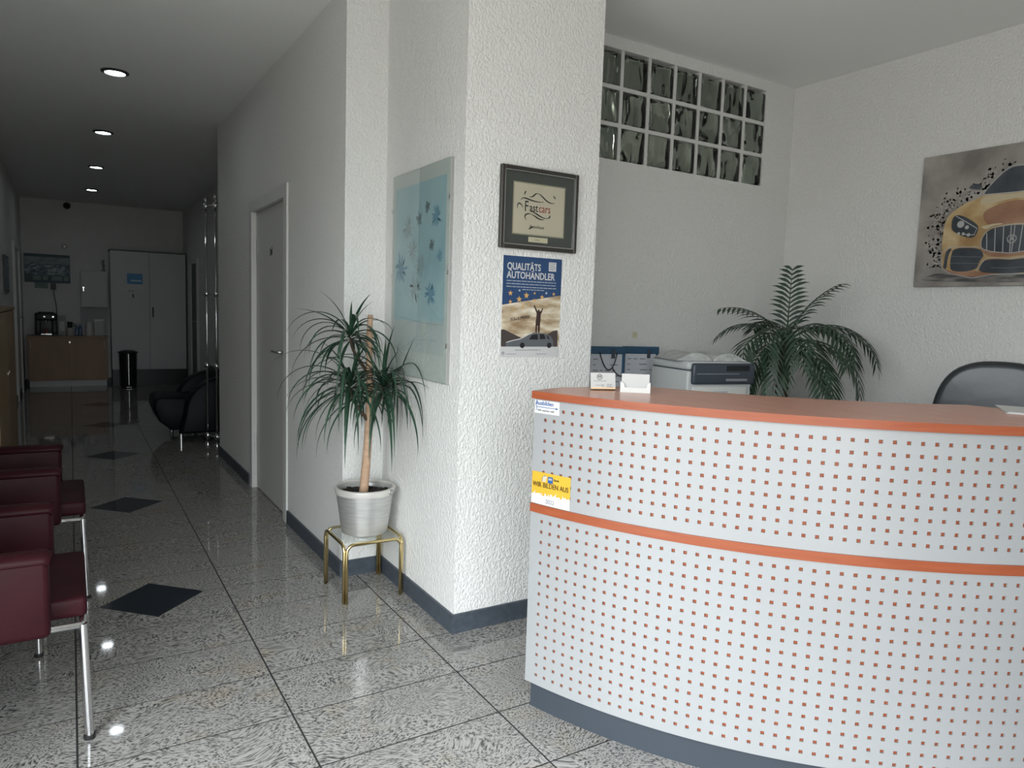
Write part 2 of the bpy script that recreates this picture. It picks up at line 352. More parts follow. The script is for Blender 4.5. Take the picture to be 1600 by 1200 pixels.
# skirting
def skirt(name, pts, th=0.012, h=0.08):
    """pts: polyline on the wall face; the strip stands to the left of the walking direction"""
    bm = nb()
    for a, b in zip(pts[:-1], pts[1:]):
        a = Vector(a); b = Vector(b); d = (b-a).normalized(); n = Vector((-d.y, d.x))
        a2 = a-d*0.0; b2_ = b+d*0.0
        prism(bm, [a2, b2_, b2_+n*th+d*th*0, a2+n*th], 0.0, h)
    return struct(name, bm, M_SKIRT, 'dark slate skirting strip')
for i, (y0, y1, z0, z1) in enumerate(SIDE_OPENINGS):
    bm = nb(); t = 0.05; xa, xb = XL-0.15, XL-0.08
    b2(bm, xa, xb, y0, y0+t, z0, z1); b2(bm, xa, xb, y1-t, y1, z0, z1); b2(bm, xa, xb, y0+t, y1-t, z0, z0+t); b2(bm, xa, xb, y0+t, y1-t, z1-t, z1)
    struct('window_%d' % (i+6), bm, M_FRAMEW, 'white side window frame')
skirt('baseboard_left', [(XL, YH), (XL, 1.95)])
skirt('baseboard_hall_far', [(xw(D1+.02), D1+.012), (xw(6.68), 6.68)])
skirt('baseboard_hall_near', [(xw(3.37), 3.363), (xw(D0), D0-.012)])
skirt('baseboard_step', [(1.327, 3.375), (1.120, 3.375)])
skirt('baseboard_pillar_side', [(1.327, 2.544), (1.327, 3.363)])
skirt('baseboard_pillar_front', [(1.985, 2.556), (1.327, 2.556)])
skirt('baseboard_back', [(XR, YB), (1.985, YB)])
skirt('baseboard_right', [(XR, FY), (XR, YB)])
skirt('baseboard_hall_back', [(XHR, YH), (XL, YH)])
skirt('baseboard_hall_right', [(XHR, 6.68), (XHR, YH)])

# ------------------------------------------------------------------ white door in the corridor
def sthing(name, label, M):
    o = bpy.data.objects.new(name, None); COL.objects.link(o); o.matrix_world = M; o['kind'] = 'structure'; o['label'] = label; return o
dr = sthing('door_1', 'white painted corridor door with lever handle', mount('-x', (xw(4.918), 4.918, 0)))
HW = 0.525
bm = nb(); fw = 0.075
for s in (-1, 1): b2(bm, min(s*HW, s*(HW-fw)), max(s*HW, s*(HW-fw)), 0, DH-fw, -0.11, 0.008)
b2(bm, -HW, HW, DH-fw, DH, -0.11, 0.008)
obj('frame', bm, M_FRAMEW, dr)
bm = nb(); b2(bm, -0.447, 0.447, 0.006, DH-fw-0.003, -0.066, -0.026, 0.003, 1); obj('door_leaf', bm, M_DOORW, dr)
hd = nb(); b2(hd, 0.392, 0.422, 0.895, 1.125, -0.026, -0.018, 0.006, 2); plate = obj('handle_plate', hd, M_STEEL, dr, 40)
hd = nb(); tube(hd, [(0.407, 1.045, -0.02), (0.407, 1.045, 0.025), (0.395, 1.045, 0.034), (0.29, 1.045, 0.036)], 0.008, 10); obj('lever', hd, M_STEEL, plate, True)
for z0 in (0.245, 1.635):
    hd = nb(); lathe(hd, [(0, 0), (0.010, 0), (0.010, 0.16), (0, 0.16)], 12); h = obj('hinge', hd, M_FRAMEW, dr, 40); h.matrix_local = T((-0.452, z0, -0.018)) @ Matrix.Rotation(-PI/2, 4, 'X')
bm = nb()
for (x0, x1, y0, y1) in ((-0.03, -0.018, 0, 0.05), (-0.008, 0.012, 0.004, 0.042), (0.016, 0.030, 0.008, 0.058)): b2(bm, x0, x1, 1.655+y0, 1.655+y1, -0.0262, -0.025)
s_ = obj('door_sign', bm, M_INK, dr); s_['label'] = 'tiny dark stick-on lettering'

def flat_door(name, label, M, w_, h_, leafmat, hside=1):
    d = sthing(name, label, M)
    bm = nb()
    for s in (-1, 1): b2(bm, min(s*w_/2, s*(w_/2-0.07)), max(s*w_/2, s*(w_/2-0.07)), 0, h_-0.07, 0.0, 0.03)
    b2(bm, -w_/2, w_/2, h_-0.07, h_, 0.0, 0.03); obj('frame', bm, M_FRAMEW, d)
    bm = nb(); b2(bm, -w_/2+0.07, w_/2-0.07, 0.006, h_-0.07, 0.0, 0.012); obj('door_leaf', bm, leafmat, d)
    bm = nb(); tube(bm, [(hside*(w_/2-0.12), 1.05, 0.01), (hside*(w_/2-0.12), 1.05, 0.055), (hside*(w_/2-0.24), 1.05, 0.055)], 0.008, 8); obj('lever', bm, M_STEEL, d, True)
    return d
M_GREYD = pmat('dark grey door leaf', (0.10, 0.11, 0.115), 0.5)
flat_door('door_2', 'grey door at the far end of the left corridor wall', mount('+x', (XL, 11.6, 0)), 1.05, 2.03, M_DOORW)
flat_door('door_3', 'narrow dark door beside the tall cupboard', mount('-x', (XHR, 11.84, 0)), 0.72, 1.98, M_GREYD)

# ------------------------------------------------------------------ glass block window
wn = sthing('window_1', 'glass block window of seven by three blocks', T((0, 0, 0)))
def glassblock():
    mt = bpy.data.materials.new('wavy glass block'); mt.use_nodes = True; n = mt.node_tree; L = n.links; b = n.nodes['Principled BSDF']
    b.inputs['Base Color'].default_value = (0.62, 0.70, 0.64, 1); b.inputs['Roughness'].default_value = 0.04; b.inputs['Transmission Weight'].default_value = 1.0; b.inputs['IOR'].default_value = 1.45
    t = n.nodes.new('ShaderNodeTexCoord'); oi = n.nodes.new('ShaderNodeObjectInfo'); ad = n.nodes.new('ShaderNodeVectorMath'); ad.operation = 'ADD'
    sc_ = n.nodes.new('ShaderNodeMath'); sc_.operation = 'MULTIPLY'; sc_.inputs[1].default_value = 9.0; L.new(oi.outputs['Random'], sc_.inputs[0])
    L.new(t.outputs['Object'], ad.inputs[0]); L.new(sc_.outputs[0], ad.inputs[1])
    mp = n.nodes.new('ShaderNodeMapping'); mp.inputs['Scale'].default_value = (1, 1, 0.5); L.new(ad.outputs[0], mp.inputs[0])
    no = n.nodes.new('ShaderNodeTexNoise'); no.inputs['Scale'].default_value = 9; no.inputs['Detail'].default_value = 0; no.inputs['Distortion'].default_value = 1.4; L.new(mp.outputs[0], no.inputs['Vector'])
    bp = n.nodes.new('ShaderNodeBump'); bp.inputs['Strength'].default_value = 1.0; bp.inputs['Distance'].default_value = 0.035; L.new(no.outputs['Fac'], bp.inputs['Height']); L.new(bp.outputs[0], b.inputs['Normal'])
    return mt
M_BLOCK = glassblock()
lm = bpy.data.lights.new('store_room_fill', 'POINT'); lm.energy = 5.0; lm.shadow_soft_size = 0.08; lm.color = (1.0, 0.97, 0.85)
lmo = bpy.data.objects.new('store_room_fill', lm); COL.objects.link(lmo); lmo.location = (2.45, 5.2, 2.55)  # added fill light without a fixture, lifts the glass blocks to grey
M_MORTAR = pmat('white mortar joint', (0.66, 0.66, 0.64), 0.8)
bw, pitch = 0.1725, 0.1935
cols = [BX1 - 0.0 - bw - pitch*k for k in range(7)]; rows = [BZ0 + 0.0035 + pitch*k for k in range(3)]
bm = nb()
for k in range(6): b2(bm, cols[k]-(pitch-bw), cols[k], YB+0.006, YB+0.086, BZ0, BZ1)
for k in range(2): b2(bm, BX0, BX1, YB+0.0065, YB+0.0855, rows[k]+bw, rows[k+1])
obj('mortar_grid', bm, M_MORTAR, wn)
bm = nb()
b2(bm, -bw/2, bw/2, 0.0, 0.08, -bw/2, bw/2, 0.012, 2)
bme = None
for cx in cols:
    for rz in rows:
        if bme is None:
            o = obj('glass_block', bm, M_BLOCK, wn, 50); bme = o.data
        else:
            o = bpy.data.objects.new('glass_block', bme); COL.objects.link(o); o.parent = wn
        o.location = (cx+bw/2, YB+0.004, rz+bw/2)

# ------------------------------------------------------------------ ceiling spotlights
M_LAMP = pmat('lit lamp lens', (0.9, 0.9, 0.85), 0.3, emit=(0.88, 0.95, 1.0), estr=14.0)
M_RING = pmat('dark spotlight ring', (0.06, 0.06, 0.06), 0.35, 0.6)
NM = ['nearest the camera', 'second from the camera', 'third from the camera', 'last before the end wall']
for k in range(4):
    t = thing('ceiling_spotlight', 'lit round recessed ceiling spotlight, %s in the corridor row' % NM[k], 'ceiling light', (0.285, 5.53+2.0*k, CEIL), 0, 'row of recessed corridor spotlights')
    bm = nb(); lathe(bm, [(0.062, -0.012), (0.083, -0.006), (0.083, 0.0), (0.062, 0.0), (0.062, -0.012)], 32); obj('trim_ring', bm, M_RING, t, 40)
    bm = nb(); lathe(bm, [(0, -0.009), (0.058, -0.007), (0.058, 0.0), (0, 0.0)], 32); obj('lamp_lens', bm, M_LAMP, t, 40)

# ------------------------------------------------------------------ reception desk
DC = (3.076, 2.469); DR_ = 1.8664
A0, A1 = -163.55, -109.0
desk = thing('reception_desk', 'curved reception counter with white perforated front and cherry wood top', 'desk', (DC[0], DC[1], 0))
def pol(r, a): return (r*cos(rad(a)), r*sin(rad(a)))
def arcring(bm, ri, ro, a0, a1, z0, z1, n=64):
    rows_ = []
    for i in range(n+1):
        a = a0+(a1-a0)*i/n; p = pol(ri, a); q = pol(ro, a)
        rows_.append([bm.verts.new((*p, z0)), bm.verts.new((*q, z0)), bm.verts.new((*q, z1)), bm.verts.new((*p, z1))])
    for a, b in zip(rows_[:-1], rows_[1:]):
        for k in range(4): bm.faces.new((a[k], a[(k+1) % 4], b[(k+1) % 4], b[k]))
    bm.faces.new(rows_[0][::-1]); bm.faces.new(rows_[-1])
bm = nb(); arcring(bm, 1.815, 1.842, A0+0.25, A1, 0, 0.1); obj('plinth', bm, M_SLATE, desk, 30)
bm = nb(); arcring(bm, 1.838, 1.860, A0+0.1, A1, 0.1, 1.061); obj('backing_panel', bm, M_CHERRY, desk, 30)
bm = nb(); arcring(bm, 1.838, 1.872, A0, A1, 0.685, 0.713); obj('trim_band', bm, M_CHERRY, desk, 30)
def perf(name, z0, z1, zr, dz, nr, label):
    hs = 0.0105; ha = math.degrees(hs/DR_)
    aa = [A0+0.02]; nc = int((A1-0.5+162.1)/1.07)
    hole = set(); 
    for c in range(nc+1):
        a = -162.1+1.07*c; aa += [a-ha/2, a+ha/2]
    aa.append(A1)
    zz = [z0]
    for r in range(nr): zz += [zr+dz*r-hs/2, zr+dz*r+hs/2]
    zz.append(z1)
    bm = nb(); g = [[bm.verts.new((*pol(DR_, a), z)) for z in zz] for a in aa]
    for i in range(len(aa)-1):
        for j in range(len(zz)-1):
            if i % 2 == 1 and j % 2 == 1: continue
            bm.faces.new((g[i][j], g[i+1][j], g[i+1][j+1], g[i][j+1]))
    bmesh.ops.recalc_face_normals(bm, faces=bm.faces)
    o = obj(name, bm, M_PERF, desk); o['label'] = label
    if o.data.polygons[0].normal.dot(Vector((*pol(1, A0), 0))) < 0: o.data.flip_normals()
    md = o.modifiers.new('thickness', 'SOLIDIFY'); md.thickness = 0.005; md.offset = -1
    return o
perf('front_panel', 0.097, 0.685, 0.131, 0.03507, 16, 'lower white sheet with rows of square holes')
perf('front_panel', 0.713, 1.061, 0.753, 0.03425, 9, 'upper white sheet with rows of square holes')
# counter top: outer arc, cut corners, inner arc
pts = [pol(1.880, A0-0.05+(A1-A0+0.05)*i/60) for i in range(61)]
ri = 1.400
pts += [pol(1.700, A1+0.6)] + [pol(ri, A1-6.0+(A0+6.0-(A1-6.0))*i/48) for i in range(49)] + [pol(1.703, A0-0.6)]
bm = nb(); prism(bm, pts, 1.061, 1.0852)
M_TOPS = M_CHERRYTOP
ct = obj('counter_top', bm, M_CHERRYTOP, desk)
ct.data.materials.append(M_CHERRY)
for p in ct.data.polygons:
    if abs(p.normal.z) < 0.5: p.material_index = 1
for a in (A0+0.6, A1-0.6):
    d = Vector(pol(1, a)); n_ = Vector((-d.y, d.x))*0.011
    q = [d*1.70-n_, d*1.838-n_, d*1.838+n_, d*1.70+n_]; bm = nb(); prism(bm, q, 0.0, 1.061); obj('end_panel', bm, M_SLATE, desk)
bm = nb(); arcring(bm, 1.05, 1.80, A0+1.4, A1-1.4, 0.70, 0.728); obj('worktop', bm, M_GREYP, desk)
# stickers on the front
M_YEL = pmat('yellow sticker print', (0.55, 0.34, 0.03), 0.45)
M_STW = pmat('white sticker print', (0.58, 0.58, 0.58), 0.45)
M_BLUE = pmat('blue print', (0.02, 0.09, 0.26), 0.45)
def curved(bm, a0, a1, z0, z1, r, n=8):
    g = [[bm.verts.new((*pol(r, a0+(a1-a0)*i/n), z)) for z in (z0, z1)] for i in range(n+1)]
    for i in range(n): bm.faces.new((g[i][0], g[i+1][0], g[i+1][1], g[i][1]))
def front_M(a, z, r):
    d = Vector((*pol(1, a), 0)); R_ = Vector((-d.y, d.x, 0)); mm = Matrix((R_, (0, 0, 1), d)).transposed().to_4x4(); mm.translation = (*pol(r, a), z); return mm
bm = nb(); curved(bm, -163.48, -160.42, 1.0135, 1.0565, DR_+0.0008); s1 = obj('sticker', bm, M_STW, desk); s1['label'] = 'small white training sticker with blue lettering'
text('Ausbilden', 0.0185, M_BLUE, s1, front_M(-162.25, 1.0465, DR_+0.0013), bold=0.0003)
text('Wir machen mit!', 0.0098, M_INK, s1, front_M(-162.05, 1.0235, DR_+0.0013))
bm = nb(); stroke(bm, [(-0.042, 0), (0.040, 0)], 0.0018, 0.0); bm.faces.new([bm.verts.new(v) for v in ((0.036, -0.0035, 0.0003), (0.046, 0, 0.0003), (0.036, 0.0035, 0.0003))])
stroke(bm, [(-0.042, -0.012), (-0.042, 0.022)], 0.0018, 0.0)
ar = obj('arrow', bm, M_BLUE, s1); ar.matrix_local = front_M(-161.95, 1.034, DR_+0.0010)
bm = nb(); curved(bm, -163.50, -158.77, 0.7145, 0.821, DR_+0.0009, 12); s2 = obj('sticker', bm, M_YEL, desk); s2['label'] = 'yellow apprenticeship sticker dated 2022'
bm = nb(); random.seed(3); n = 60
prev = 0.748
tops = []
for i in range(n+1):
    if i % 3 == 0: prev = 0.744 + 0.010*random.random()
    if i % 11 == 5: tops.append(prev+0.007)
    else: tops.append(prev)
for i in range(n):
    a0_ = -163.50+4.73*i/n; a1_ = -163.50+4.73*(i+1)/n; curved(bm, a0_, a1_, 0.7145, tops[i], DR_+0.0015, 1)
obj('skyline', bm, M_STW, s2)
text('WIR BILDEN AUS', 0.0235, pmat('dark brown print', (0.06, 0.035, 0.01), 0.5), s2, front_M(-161.12, 0.7795, DR_+0.0028), sx=0.80)
text('2022', 0.020, M_INKGREY, s2, front_M(-161.12, 0.7275, DR_+0.0028), sx=0.9)
bm = nb(); b2(bm, -0.010, 0.010, -0.0105, 0.0105, 0, 0.0004); o = obj('logo_square', bm, M_BLUE, s2); o.matrix_local = front_M(-161.15, 0.8005, DR_+0.0022)
text('IHK', 0.011, M_STW, s2, front_M(-161.15, 0.8030, DR_+0.0028), sx=0.85)
text('Berlin', 0.0105, M_INK, s2, front_M(-160.40, 0.8030, DR_+0.0024), sx=0.85)
bm = nb()
for k in range(3): stroke(bm, [(-0.012+0.005*k, -0.009), (-0.010+0.005*k, 0.004), (-0.006+0.005*k, 0.009)], 0.0028, 0)
o = obj('logo_bars', bm, M_STW, s2); o.matrix_local = front_M(-161.72, 0.8005, DR_+0.0022)
bm = nb(); stroke(bm, [(-0.015, -0.009), (-0.013, 0.004), (-0.006, 0.011), (0.001, 0.009)], 0.0016, 0)
o = obj('logo_bars', bm, M_BLUE, s2); o.matrix_local = front_M(-161.72, 0.8005, DR_+0.0020)

# ------------------------------------------------------------------ things on the counter
CT = 1.0852
def card_face(t, M0, w_, h_):
    bm = nb(); b2(bm, -w_/2, w_/2, 0, h_, -0.006, 0.0); c = obj('business_cards', bm, M_PAPER, t); c.matrix_local = M0
    return c
def facing(x, y): return math.atan2(-y, -x) + PI/2     # local -Y turned towards the camera position
t = thing('card_holder', 'clear holder with a stack of printed business cards on the counter', 'card holder', (1.527, 1.890, CT), facing(1.527, 1.89)+0.30)
LM = Matrix.Rotation(rad(78), 4, 'X')
bm = nb(); b2(bm, -0.045, 0.045, -0.010, 0.022, 0, 0.003); b2(bm, -0.045, 0.045, 0.019, 0.022, 0.003, 0.03); obj('base', bm, M_GLASS, t)
c = card_face(t, T((0, -0.004, 0.004)) @ LM, 0.086, 0.055)
M_VS = Matrix.Identity(4)
bm = nb(); lathe(bm, [(0.0078, 0), (0.0095, 0), (0.0095, 0.0003), (0.0078, 0.0003), (0.0078, 0)], 28, (-0.012, 0.041, 0.0002)); obj('logo_ring', bm, M_INK, c)
text('VS', 0.0105, M_INK, c, T((-0.0125, 0.0415, 0.0004)), bold=0.0003)
bm = nb()
for (x0, x1, y) in ((-0.034, 0.012, 0.0275), (-0.026, -0.012, 0.0125), (-0.008, 0.003, 0.014), (-0.008, 0.003, 0.0105), (0.012, 0.032, 0.016), (0.012, 0.030, 0.0115), (0.012, 0.034, 0.007)): b2(bm, x0, x1, y-0.0009, y+0.0009, 0.0001, 0.0004)
obj('print_line', bm, M_INKGREY, c)
bm = nb(); b2(bm, -0.043, 0.043, 0.0, 0.0055, 0.0001, 0.0004); obj('print_strip', bm, pmat('pale orange print', (0.75, 0.52, 0.30), 0.6), c)
t = thing('card_holder', 'white plastic card holder holding blank cards on the counter', 'card holder', (1.590, 1.800, CT), facing(1.59, 1.80)+0.02)
bm = nb(); b2(bm, -0.049, 0.049, -0.012, 0.026, 0, 0.004, 0.001, 1); b2(bm, -0.049, 0.049, 0.022, 0.026, 0.004, 0.034, 0.001, 1); b2(bm, -0.049, -0.046, -0.012, 0.026, 0.004, 0.034); b2(bm, 0.046, 0.049, -0.012, 0.026, 0.004, 0.034)
obj('base', bm, M_WHITE, t)
bm = nb(); prism(bm, [(-0.049, 0), (0.049, 0), (0.049, 0.036), (0.038, 0.030), (0.034, 0.017), (-0.034, 0.017), (-0.038, 0.030), (-0.049, 0.036)], 0.0, 0.003)
o = obj('front_lip', bm, M_WHITE, t); o.matrix_local = T((0, -0.012, 0.0)) @ Matrix.Rotation(rad(86), 4, 'X')
bm = nb(); b2(bm, -0.0455, 0.0455, 0, 0.056, 0, 0.010); o = obj('blank_cards', bm, M_PAPER, t); o.matrix_local = T((0, 0.006, 0.0045)) @ Matrix.Rotation(rad(84), 4, 'X')
t = thing('stamp_box', 'small black box between the card holders', 'box', (1.580, 1.925, CT), 0.4)
bm = nb(); b2(bm, -0.020, 0.020, -0.012, 0.012, 0, 0.022, 0.002, 1); obj('body', bm, M_BLACK, t)
bm = nb(); b2(bm, -0.012, 0.012, -0.008, 0.008, 0.022, 0.034, 0.002, 1); obj('knob', bm, M_INKGREY, t)
t = thing('paper_stack', 'white sheets of paper lying at the end of the counter', 'paper', (2.490, 1.025, CT), rad(30))
random.seed(5)
for k in range(3):
    bm = nb(); b2(bm, -0.105, 0.105, -0.07, 0.07, 0.0018*k, 0.0018*k+0.0016); o = obj('sheet', bm, M_PAPER, t); o.rotation_euler = (0, 0, rad(random.uniform(-6, 6)))

# ------------------------------------------------------------------ brass plant stand
SX0, SX1, SY0, SY1, SZ = 1.022, 1.300, 3.036, 3.330, 0.278
st = thing('plant_stand', 'low square brass tube stand with glass top under the bucket plant', 'stand', ((SX0+SX1)/2, (SY0+SY1)/2, 0))
hx, hy = (SX1-SX0)/2, (SY1-SY0)/2; rr = 0.0078
def uframe(a, b, off):
    a = Vector(a); b = Vector(b); d = (b-a).normalized(); a = a+d*off; b = b-d*off; R_ = 0.035; pts = [(a.x, a.y, 0.0)]
    for k in range(7):
        th = PI/2*k/6; pts.append((a.x+d.x*R_*(1-cos(th)), a.y+d.y*R_*(1-cos(th)), SZ-rr-R_+R_*sin(th)))
    for k in range(7):
        th = PI/2*k/6; pts.append((b.x-d.x*R_*(1-sin(th)), b.y-d.y*R_*(1-sin(th)), SZ-rr-R_+R_*cos(th)))
    pts.append((b.x, b.y, 0.0)); bm = nb(); tube(bm, pts, rr, 10); return bm
for a, b in (((-hx, -hy), (hx, -hy)), ((hx, -hy), (hx, hy)), ((hx, hy), (-hx, hy)), ((-hx, hy), (-hx, -hy))):
    obj('tube_frame', uframe(a, b, 0.009), M_GOLD, st, True)
bm = nb(); b2(bm, -hx+0.012, hx-0.012, -hy+0.012, hy-0.012, SZ-0.003, SZ+0.003, 0.001, 1); obj('glass_top', bm, M_GLASS, st)

# ------------------------------------------------------------------ dracaena in a metal bucket
PX, PY, PZ = 1.166, 3.183, SZ+0.0035
pl = thing('potted_dracaena', 'dragon tree with long drooping leaves in a metal bucket on the brass stand', 'plant', (PX, PY, PZ))
bm = nb(); lathe(bm, [(0, 0.0), (0.098, 0.0), (0.106, 0.004), (0.136, 0.212), (0.130, 0.212), (0.101, 0.01), (0, 0.01)], 48); bk = obj('bucket', bm, M_ALU, pl, 40)
bm = nb(); lathe(bm, [(0.134, 0.190), (0.1375, 0.190), (0.1435, 0.212), (0.1435, 0.217), (0.139, 0.220), (0.129, 0.219), (0.127, 0.205), (0.130, 0.200), (0.134, 0.190)], 48); obj('rim', bm, pmat('pale bucket rim', (0.74, 0.72, 0.68), 0.4, 0.4), bk, 40)
bm = nb()
pts = [(0.146*cos(a), 0.146*sin(a), 0.206-0.010*sin((a+0.95)*1.0)**2) for a in [(-0.95+PI*k/24) - PI*0 for k in range(25)]]
tube(bm, pts, 0.003, 8); obj('handle', bm, M_STEEL, bk, True)
for a in (-0.95, PI-0.95):
    bm = nb(); c_ = Vector((0.144*cos(a), 0.144*sin(a), 0.205)); tube(bm, [c_+Vector((-sin(a)*cos(q)*0.012, cos(a)*cos(q)*0.012, sin(q)*0.012)) for q in [2*PI*k/14 for k in range(15)]], 0.0028, 6, False); obj('ring', bm, M_STEEL, bk, True)
bm = nb(); random.seed(11)
prof = [(0, 0.190)] + [(0.02*k, 0.188+random.uniform(-0.003, 0.003)) for k in range(1, 6)] + [(0.126, 0.180)]
lathe(bm, prof, 32)
for v in bm.verts: v.co.z += random.uniform(-0.005, 0.007)
obj('soil', bm, M_SOIL, pl, True)
bm = nb()
for k in range(70):
    a = random.uniform(0, 2*PI); r_ = 0.118*math.sqrt(random.random()); s_ = random.uniform(0.006, 0.013)
    M_ = T((r_*cos(a), r_*sin(a), 0.190)) @ Matrix.Rotation(random.uniform(0, 6), 4, 'Z') @ Matrix.Rotation(random.uniform(0, 6), 4, 'X')
    box(bm, (0, 0, 0), (s_*1.6, s_, s_*0.7), M_)
o = obj('bark_mulch', bm, M_SOIL, pl); o['kind'] = 'stuff'
# cane
bm = nb()
bot = Vector((-0.012, -0.012, 0.17)); top = Vector((0.022, -0.012, 1.022))
cp = []; cr_ = []
for k in range(19):
    t_ = k/18; p = bot.lerp(top, t_); p.x += 0.010*sin(t_*5.0); p.y += 0.006*sin(t_*7); cp.append(p); cr_.append(0.022-0.010*t_ + (0.0025 if k in (13, 16) else 0))
tube(bm, cp, cr_, 12); obj('cane', bm, M_CANE, pl, True)
HEADS = [(Vector((-0.085, -0.020, 0.915)), 44, 0.34, Vector((0.012, -0.012, 0.74))), (Vector((-0.090, -0.045, 0.690)), 52, 0.43, Vector((0.004, -0.012, 0.53))), (Vector((0.062, -0.055, 0.690)), 56, 0.46, Vector((0.004, -0.012, 0.53)))]
for hp, nl, LL, frm in HEADS:
    bm = nb(); q = bez(frm, frm+(hp-frm)*0.4+Vector((0, 0, -0.01)), hp+Vector((0, 0, -0.06)), hp, 10); tube(bm, q, [0.009-0.003*i/10 for i in range(11)], 8); obj('stem', bm, M_BARK, pl, True)
def strap_leaf(p0, az, el0, L_, droop, wd, nseg=12, clampf=None, fold=0.25):
    bm = nb(); p = Vector(p0); rows_ = []; tw = random.uniform(-0.3, 0.3)
    for i in range(nseg+1):
        s = i/nseg; el = el0 - droop*(s**1.15); d = Vector((cos(az)*cos(el), sin(az)*cos(el), sin(el)))
        if i: p = p + d*(L_/nseg)
        if clampf: p = clampf(p)
        side = Vector((-sin(az+tw*s), cos(az+tw*s), 0)); nrm = d.cross(side)
        ww = wd*min(1.0, 0.45+s*3)*(1-max(0, s-0.45)/0.55)**0.8
        ww = max(ww, 0.0006)
        rows_.append((bm.verts.new(p+side*ww/2-nrm*ww*fold*-1), bm.verts.new(p), bm.verts.new(p-side*ww/2-nrm*ww*fold*-1)))
    for a, b in zip(rows_[:-1], rows_[1:]):
        bm.faces.new((a[0], a[1], b[1], b[0])); bm.faces.new((a[1], a[2], b[2], b[1]))
    return bm
def dclamp(p):
    q = p.copy(); mx_ = 1.296-PX
    if PY+q.y > 3.35 and q.x > 1.09-PX: q.y = 3.35-PY
    if PY+q.y > 3.36: q.x = min(q.x, 1.09-PX)
    q.x = min(q.x, mx_)
    return q
random.seed(21)
for hi, (hp, nl, LL, frm) in enumerate(HEADS):
    for k in range(nl):
        az = 2*PI*k*0.381966 + random.uniform(-0.3, 0.3); f_ = k/nl
        toward_wall = (cos(az) > 0.55) or (sin(az) > 0.75)
        el = 1.30 - 1.55*f_ + random.uniform(-0.15, 0.15)
        L_ = LL*random.uniform(0.75, 1.08)*(0.72 if toward_wall else 1.0)
        dp = random.uniform(1.7, 2.7)
        if el - dp < -1.55: dp = el+1.55
        if k < 4: dp *= 0.35; L_ *= 0.75
        bm = strap_leaf(hp + Vector((cos(az)*0.008, sin(az)*0.008, 0.03-0.05*f_)), az, el, L_, dp, random.uniform(0.012, 0.018), 12, dclamp)
        obj('leaf', bm, M_LEAF, pl, True)
for (az, el, L_, dp, hi) in ((-1.05, 0.30, 0.42, 0.45, 2), (-0.80, 0.85, 0.36, 0.25, 2), (PI+0.1, 0.9, 0.30, 0.9, 0), (-1.9, 1.0, 0.30, 0.2, 2)):
    obj('leaf', strap_leaf(HEADS[hi][0], az, el, L_, dp, 0.016, 12, dclamp), M_LEAF, pl, True)

# ------------------------------------------------------------------ red leather chairs
def make_red(name, label, loc, rz):
    t = thing(name, label, 'chair', loc, rz, 'burgundy leather armchairs along the corridor wall')
    W = 0.66; a_t = 0.085
    bm = nb(); b2(bm, -0.50, 0.018, a_t+0.004, W-a_t-0.004, 0.370, 0.432, 0.014, 3)
    for v in bm.verts:
        if v.co.z > 0.42: v.co.z += 0.006*sin((v.co.x+0.5)*6)*1
    obj('seat', bm, M_RED, t, 50)
    for y0 in (0, W-a_t):
        bm = nb(); b2(bm, -0.56, -0.075, y0, y0+a_t, 0.355, 0.598, 0.018, 3); a = obj('armrest', bm, M_RED, t, 50)
        bm = nb(); tube(bm, [(-0.55, y0+a_t/2, 0.587), (-0.09, y0+a_t/2, 0.587), (-0.074, y0+a_t/2, 0.580)], 0.023, 10); 
        bmesh.ops.scale(bm, vec=(1, 2.15, 1), verts=bm.verts, space=T((0, -(y0+a_t/2), 0))); obj('top_roll', bm, M_RED, a, True)
    bm = nb(); b2(bm, -0.59, -0.50, 0.01, W-0.01, 0.355, 0.76, 0.03, 3); obj('backrest', bm, M_RED, t, 50)
    bm = nb(); z = 0.362; tube(bm, [(-0.53, 0.05, z), (0.0, 0.05, z), (0.004, 0.06, z), (0.004, W-0.06, z), (0.0, W-0.05, z), (-0.53, W-0.05, z), (-0.53, 0.05, z)], 0.010, 10); obj('under_frame', bm, M_CHROME, t, True)
    for x in (0.004, -0.53):
        for y in (0.05, W-0.05):
            bm = nb(); tube(bm, [(x, y, 0.366), (x+(0.010 if x > -0.1 else -0.010), y, 0.012)], 0.0125, 12); l = obj('leg', bm, M_CHROME, t, 40)
            bm = nb(); lathe(bm, [(0, 0), (0.016, 0), (0.016, 0.012), (0, 0.012)], 12, (x+(0.010 if x > -0.1 else -0.010), y, 0)); obj('foot_cap', bm, M_RUBBER, l, 40)
    return t
make_red('leather_chair', 'burgundy leather armchair with chrome legs, nearest the camera', (0.005, 2.372, 0), 0)
make_red('leather_chair', 'burgundy leather armchair farther along, beside the beech cabinet', (0.020, 3.575, 0), 0)
t = thing('side_table', 'low side table with chrome legs between the two burgundy chairs', 'table', (-0.33, 3.30, 0))
bm = nb(); b2(bm, -0.22, 0.22, -0.235, 0.235, 0.33, 0.35, 0.003, 1); obj('table_top', bm, M_BLACK, t)
for x in (-0.20, 0.20):
    for y in (-0.21, 0.21):
        bm = nb(); tube(bm, [(x, y, 0.33), (x, y, 0.012)], 0.0115, 12); l = obj('leg', bm, M_CHROME, t, 40)
        bm = nb(); lathe(bm, [(0, 0), (0.015, 0), (0.015, 0.012), (0, 0.012)], 12, (x, y, 0)); obj('foot_cap', bm, M_RUBBER, l, 40)

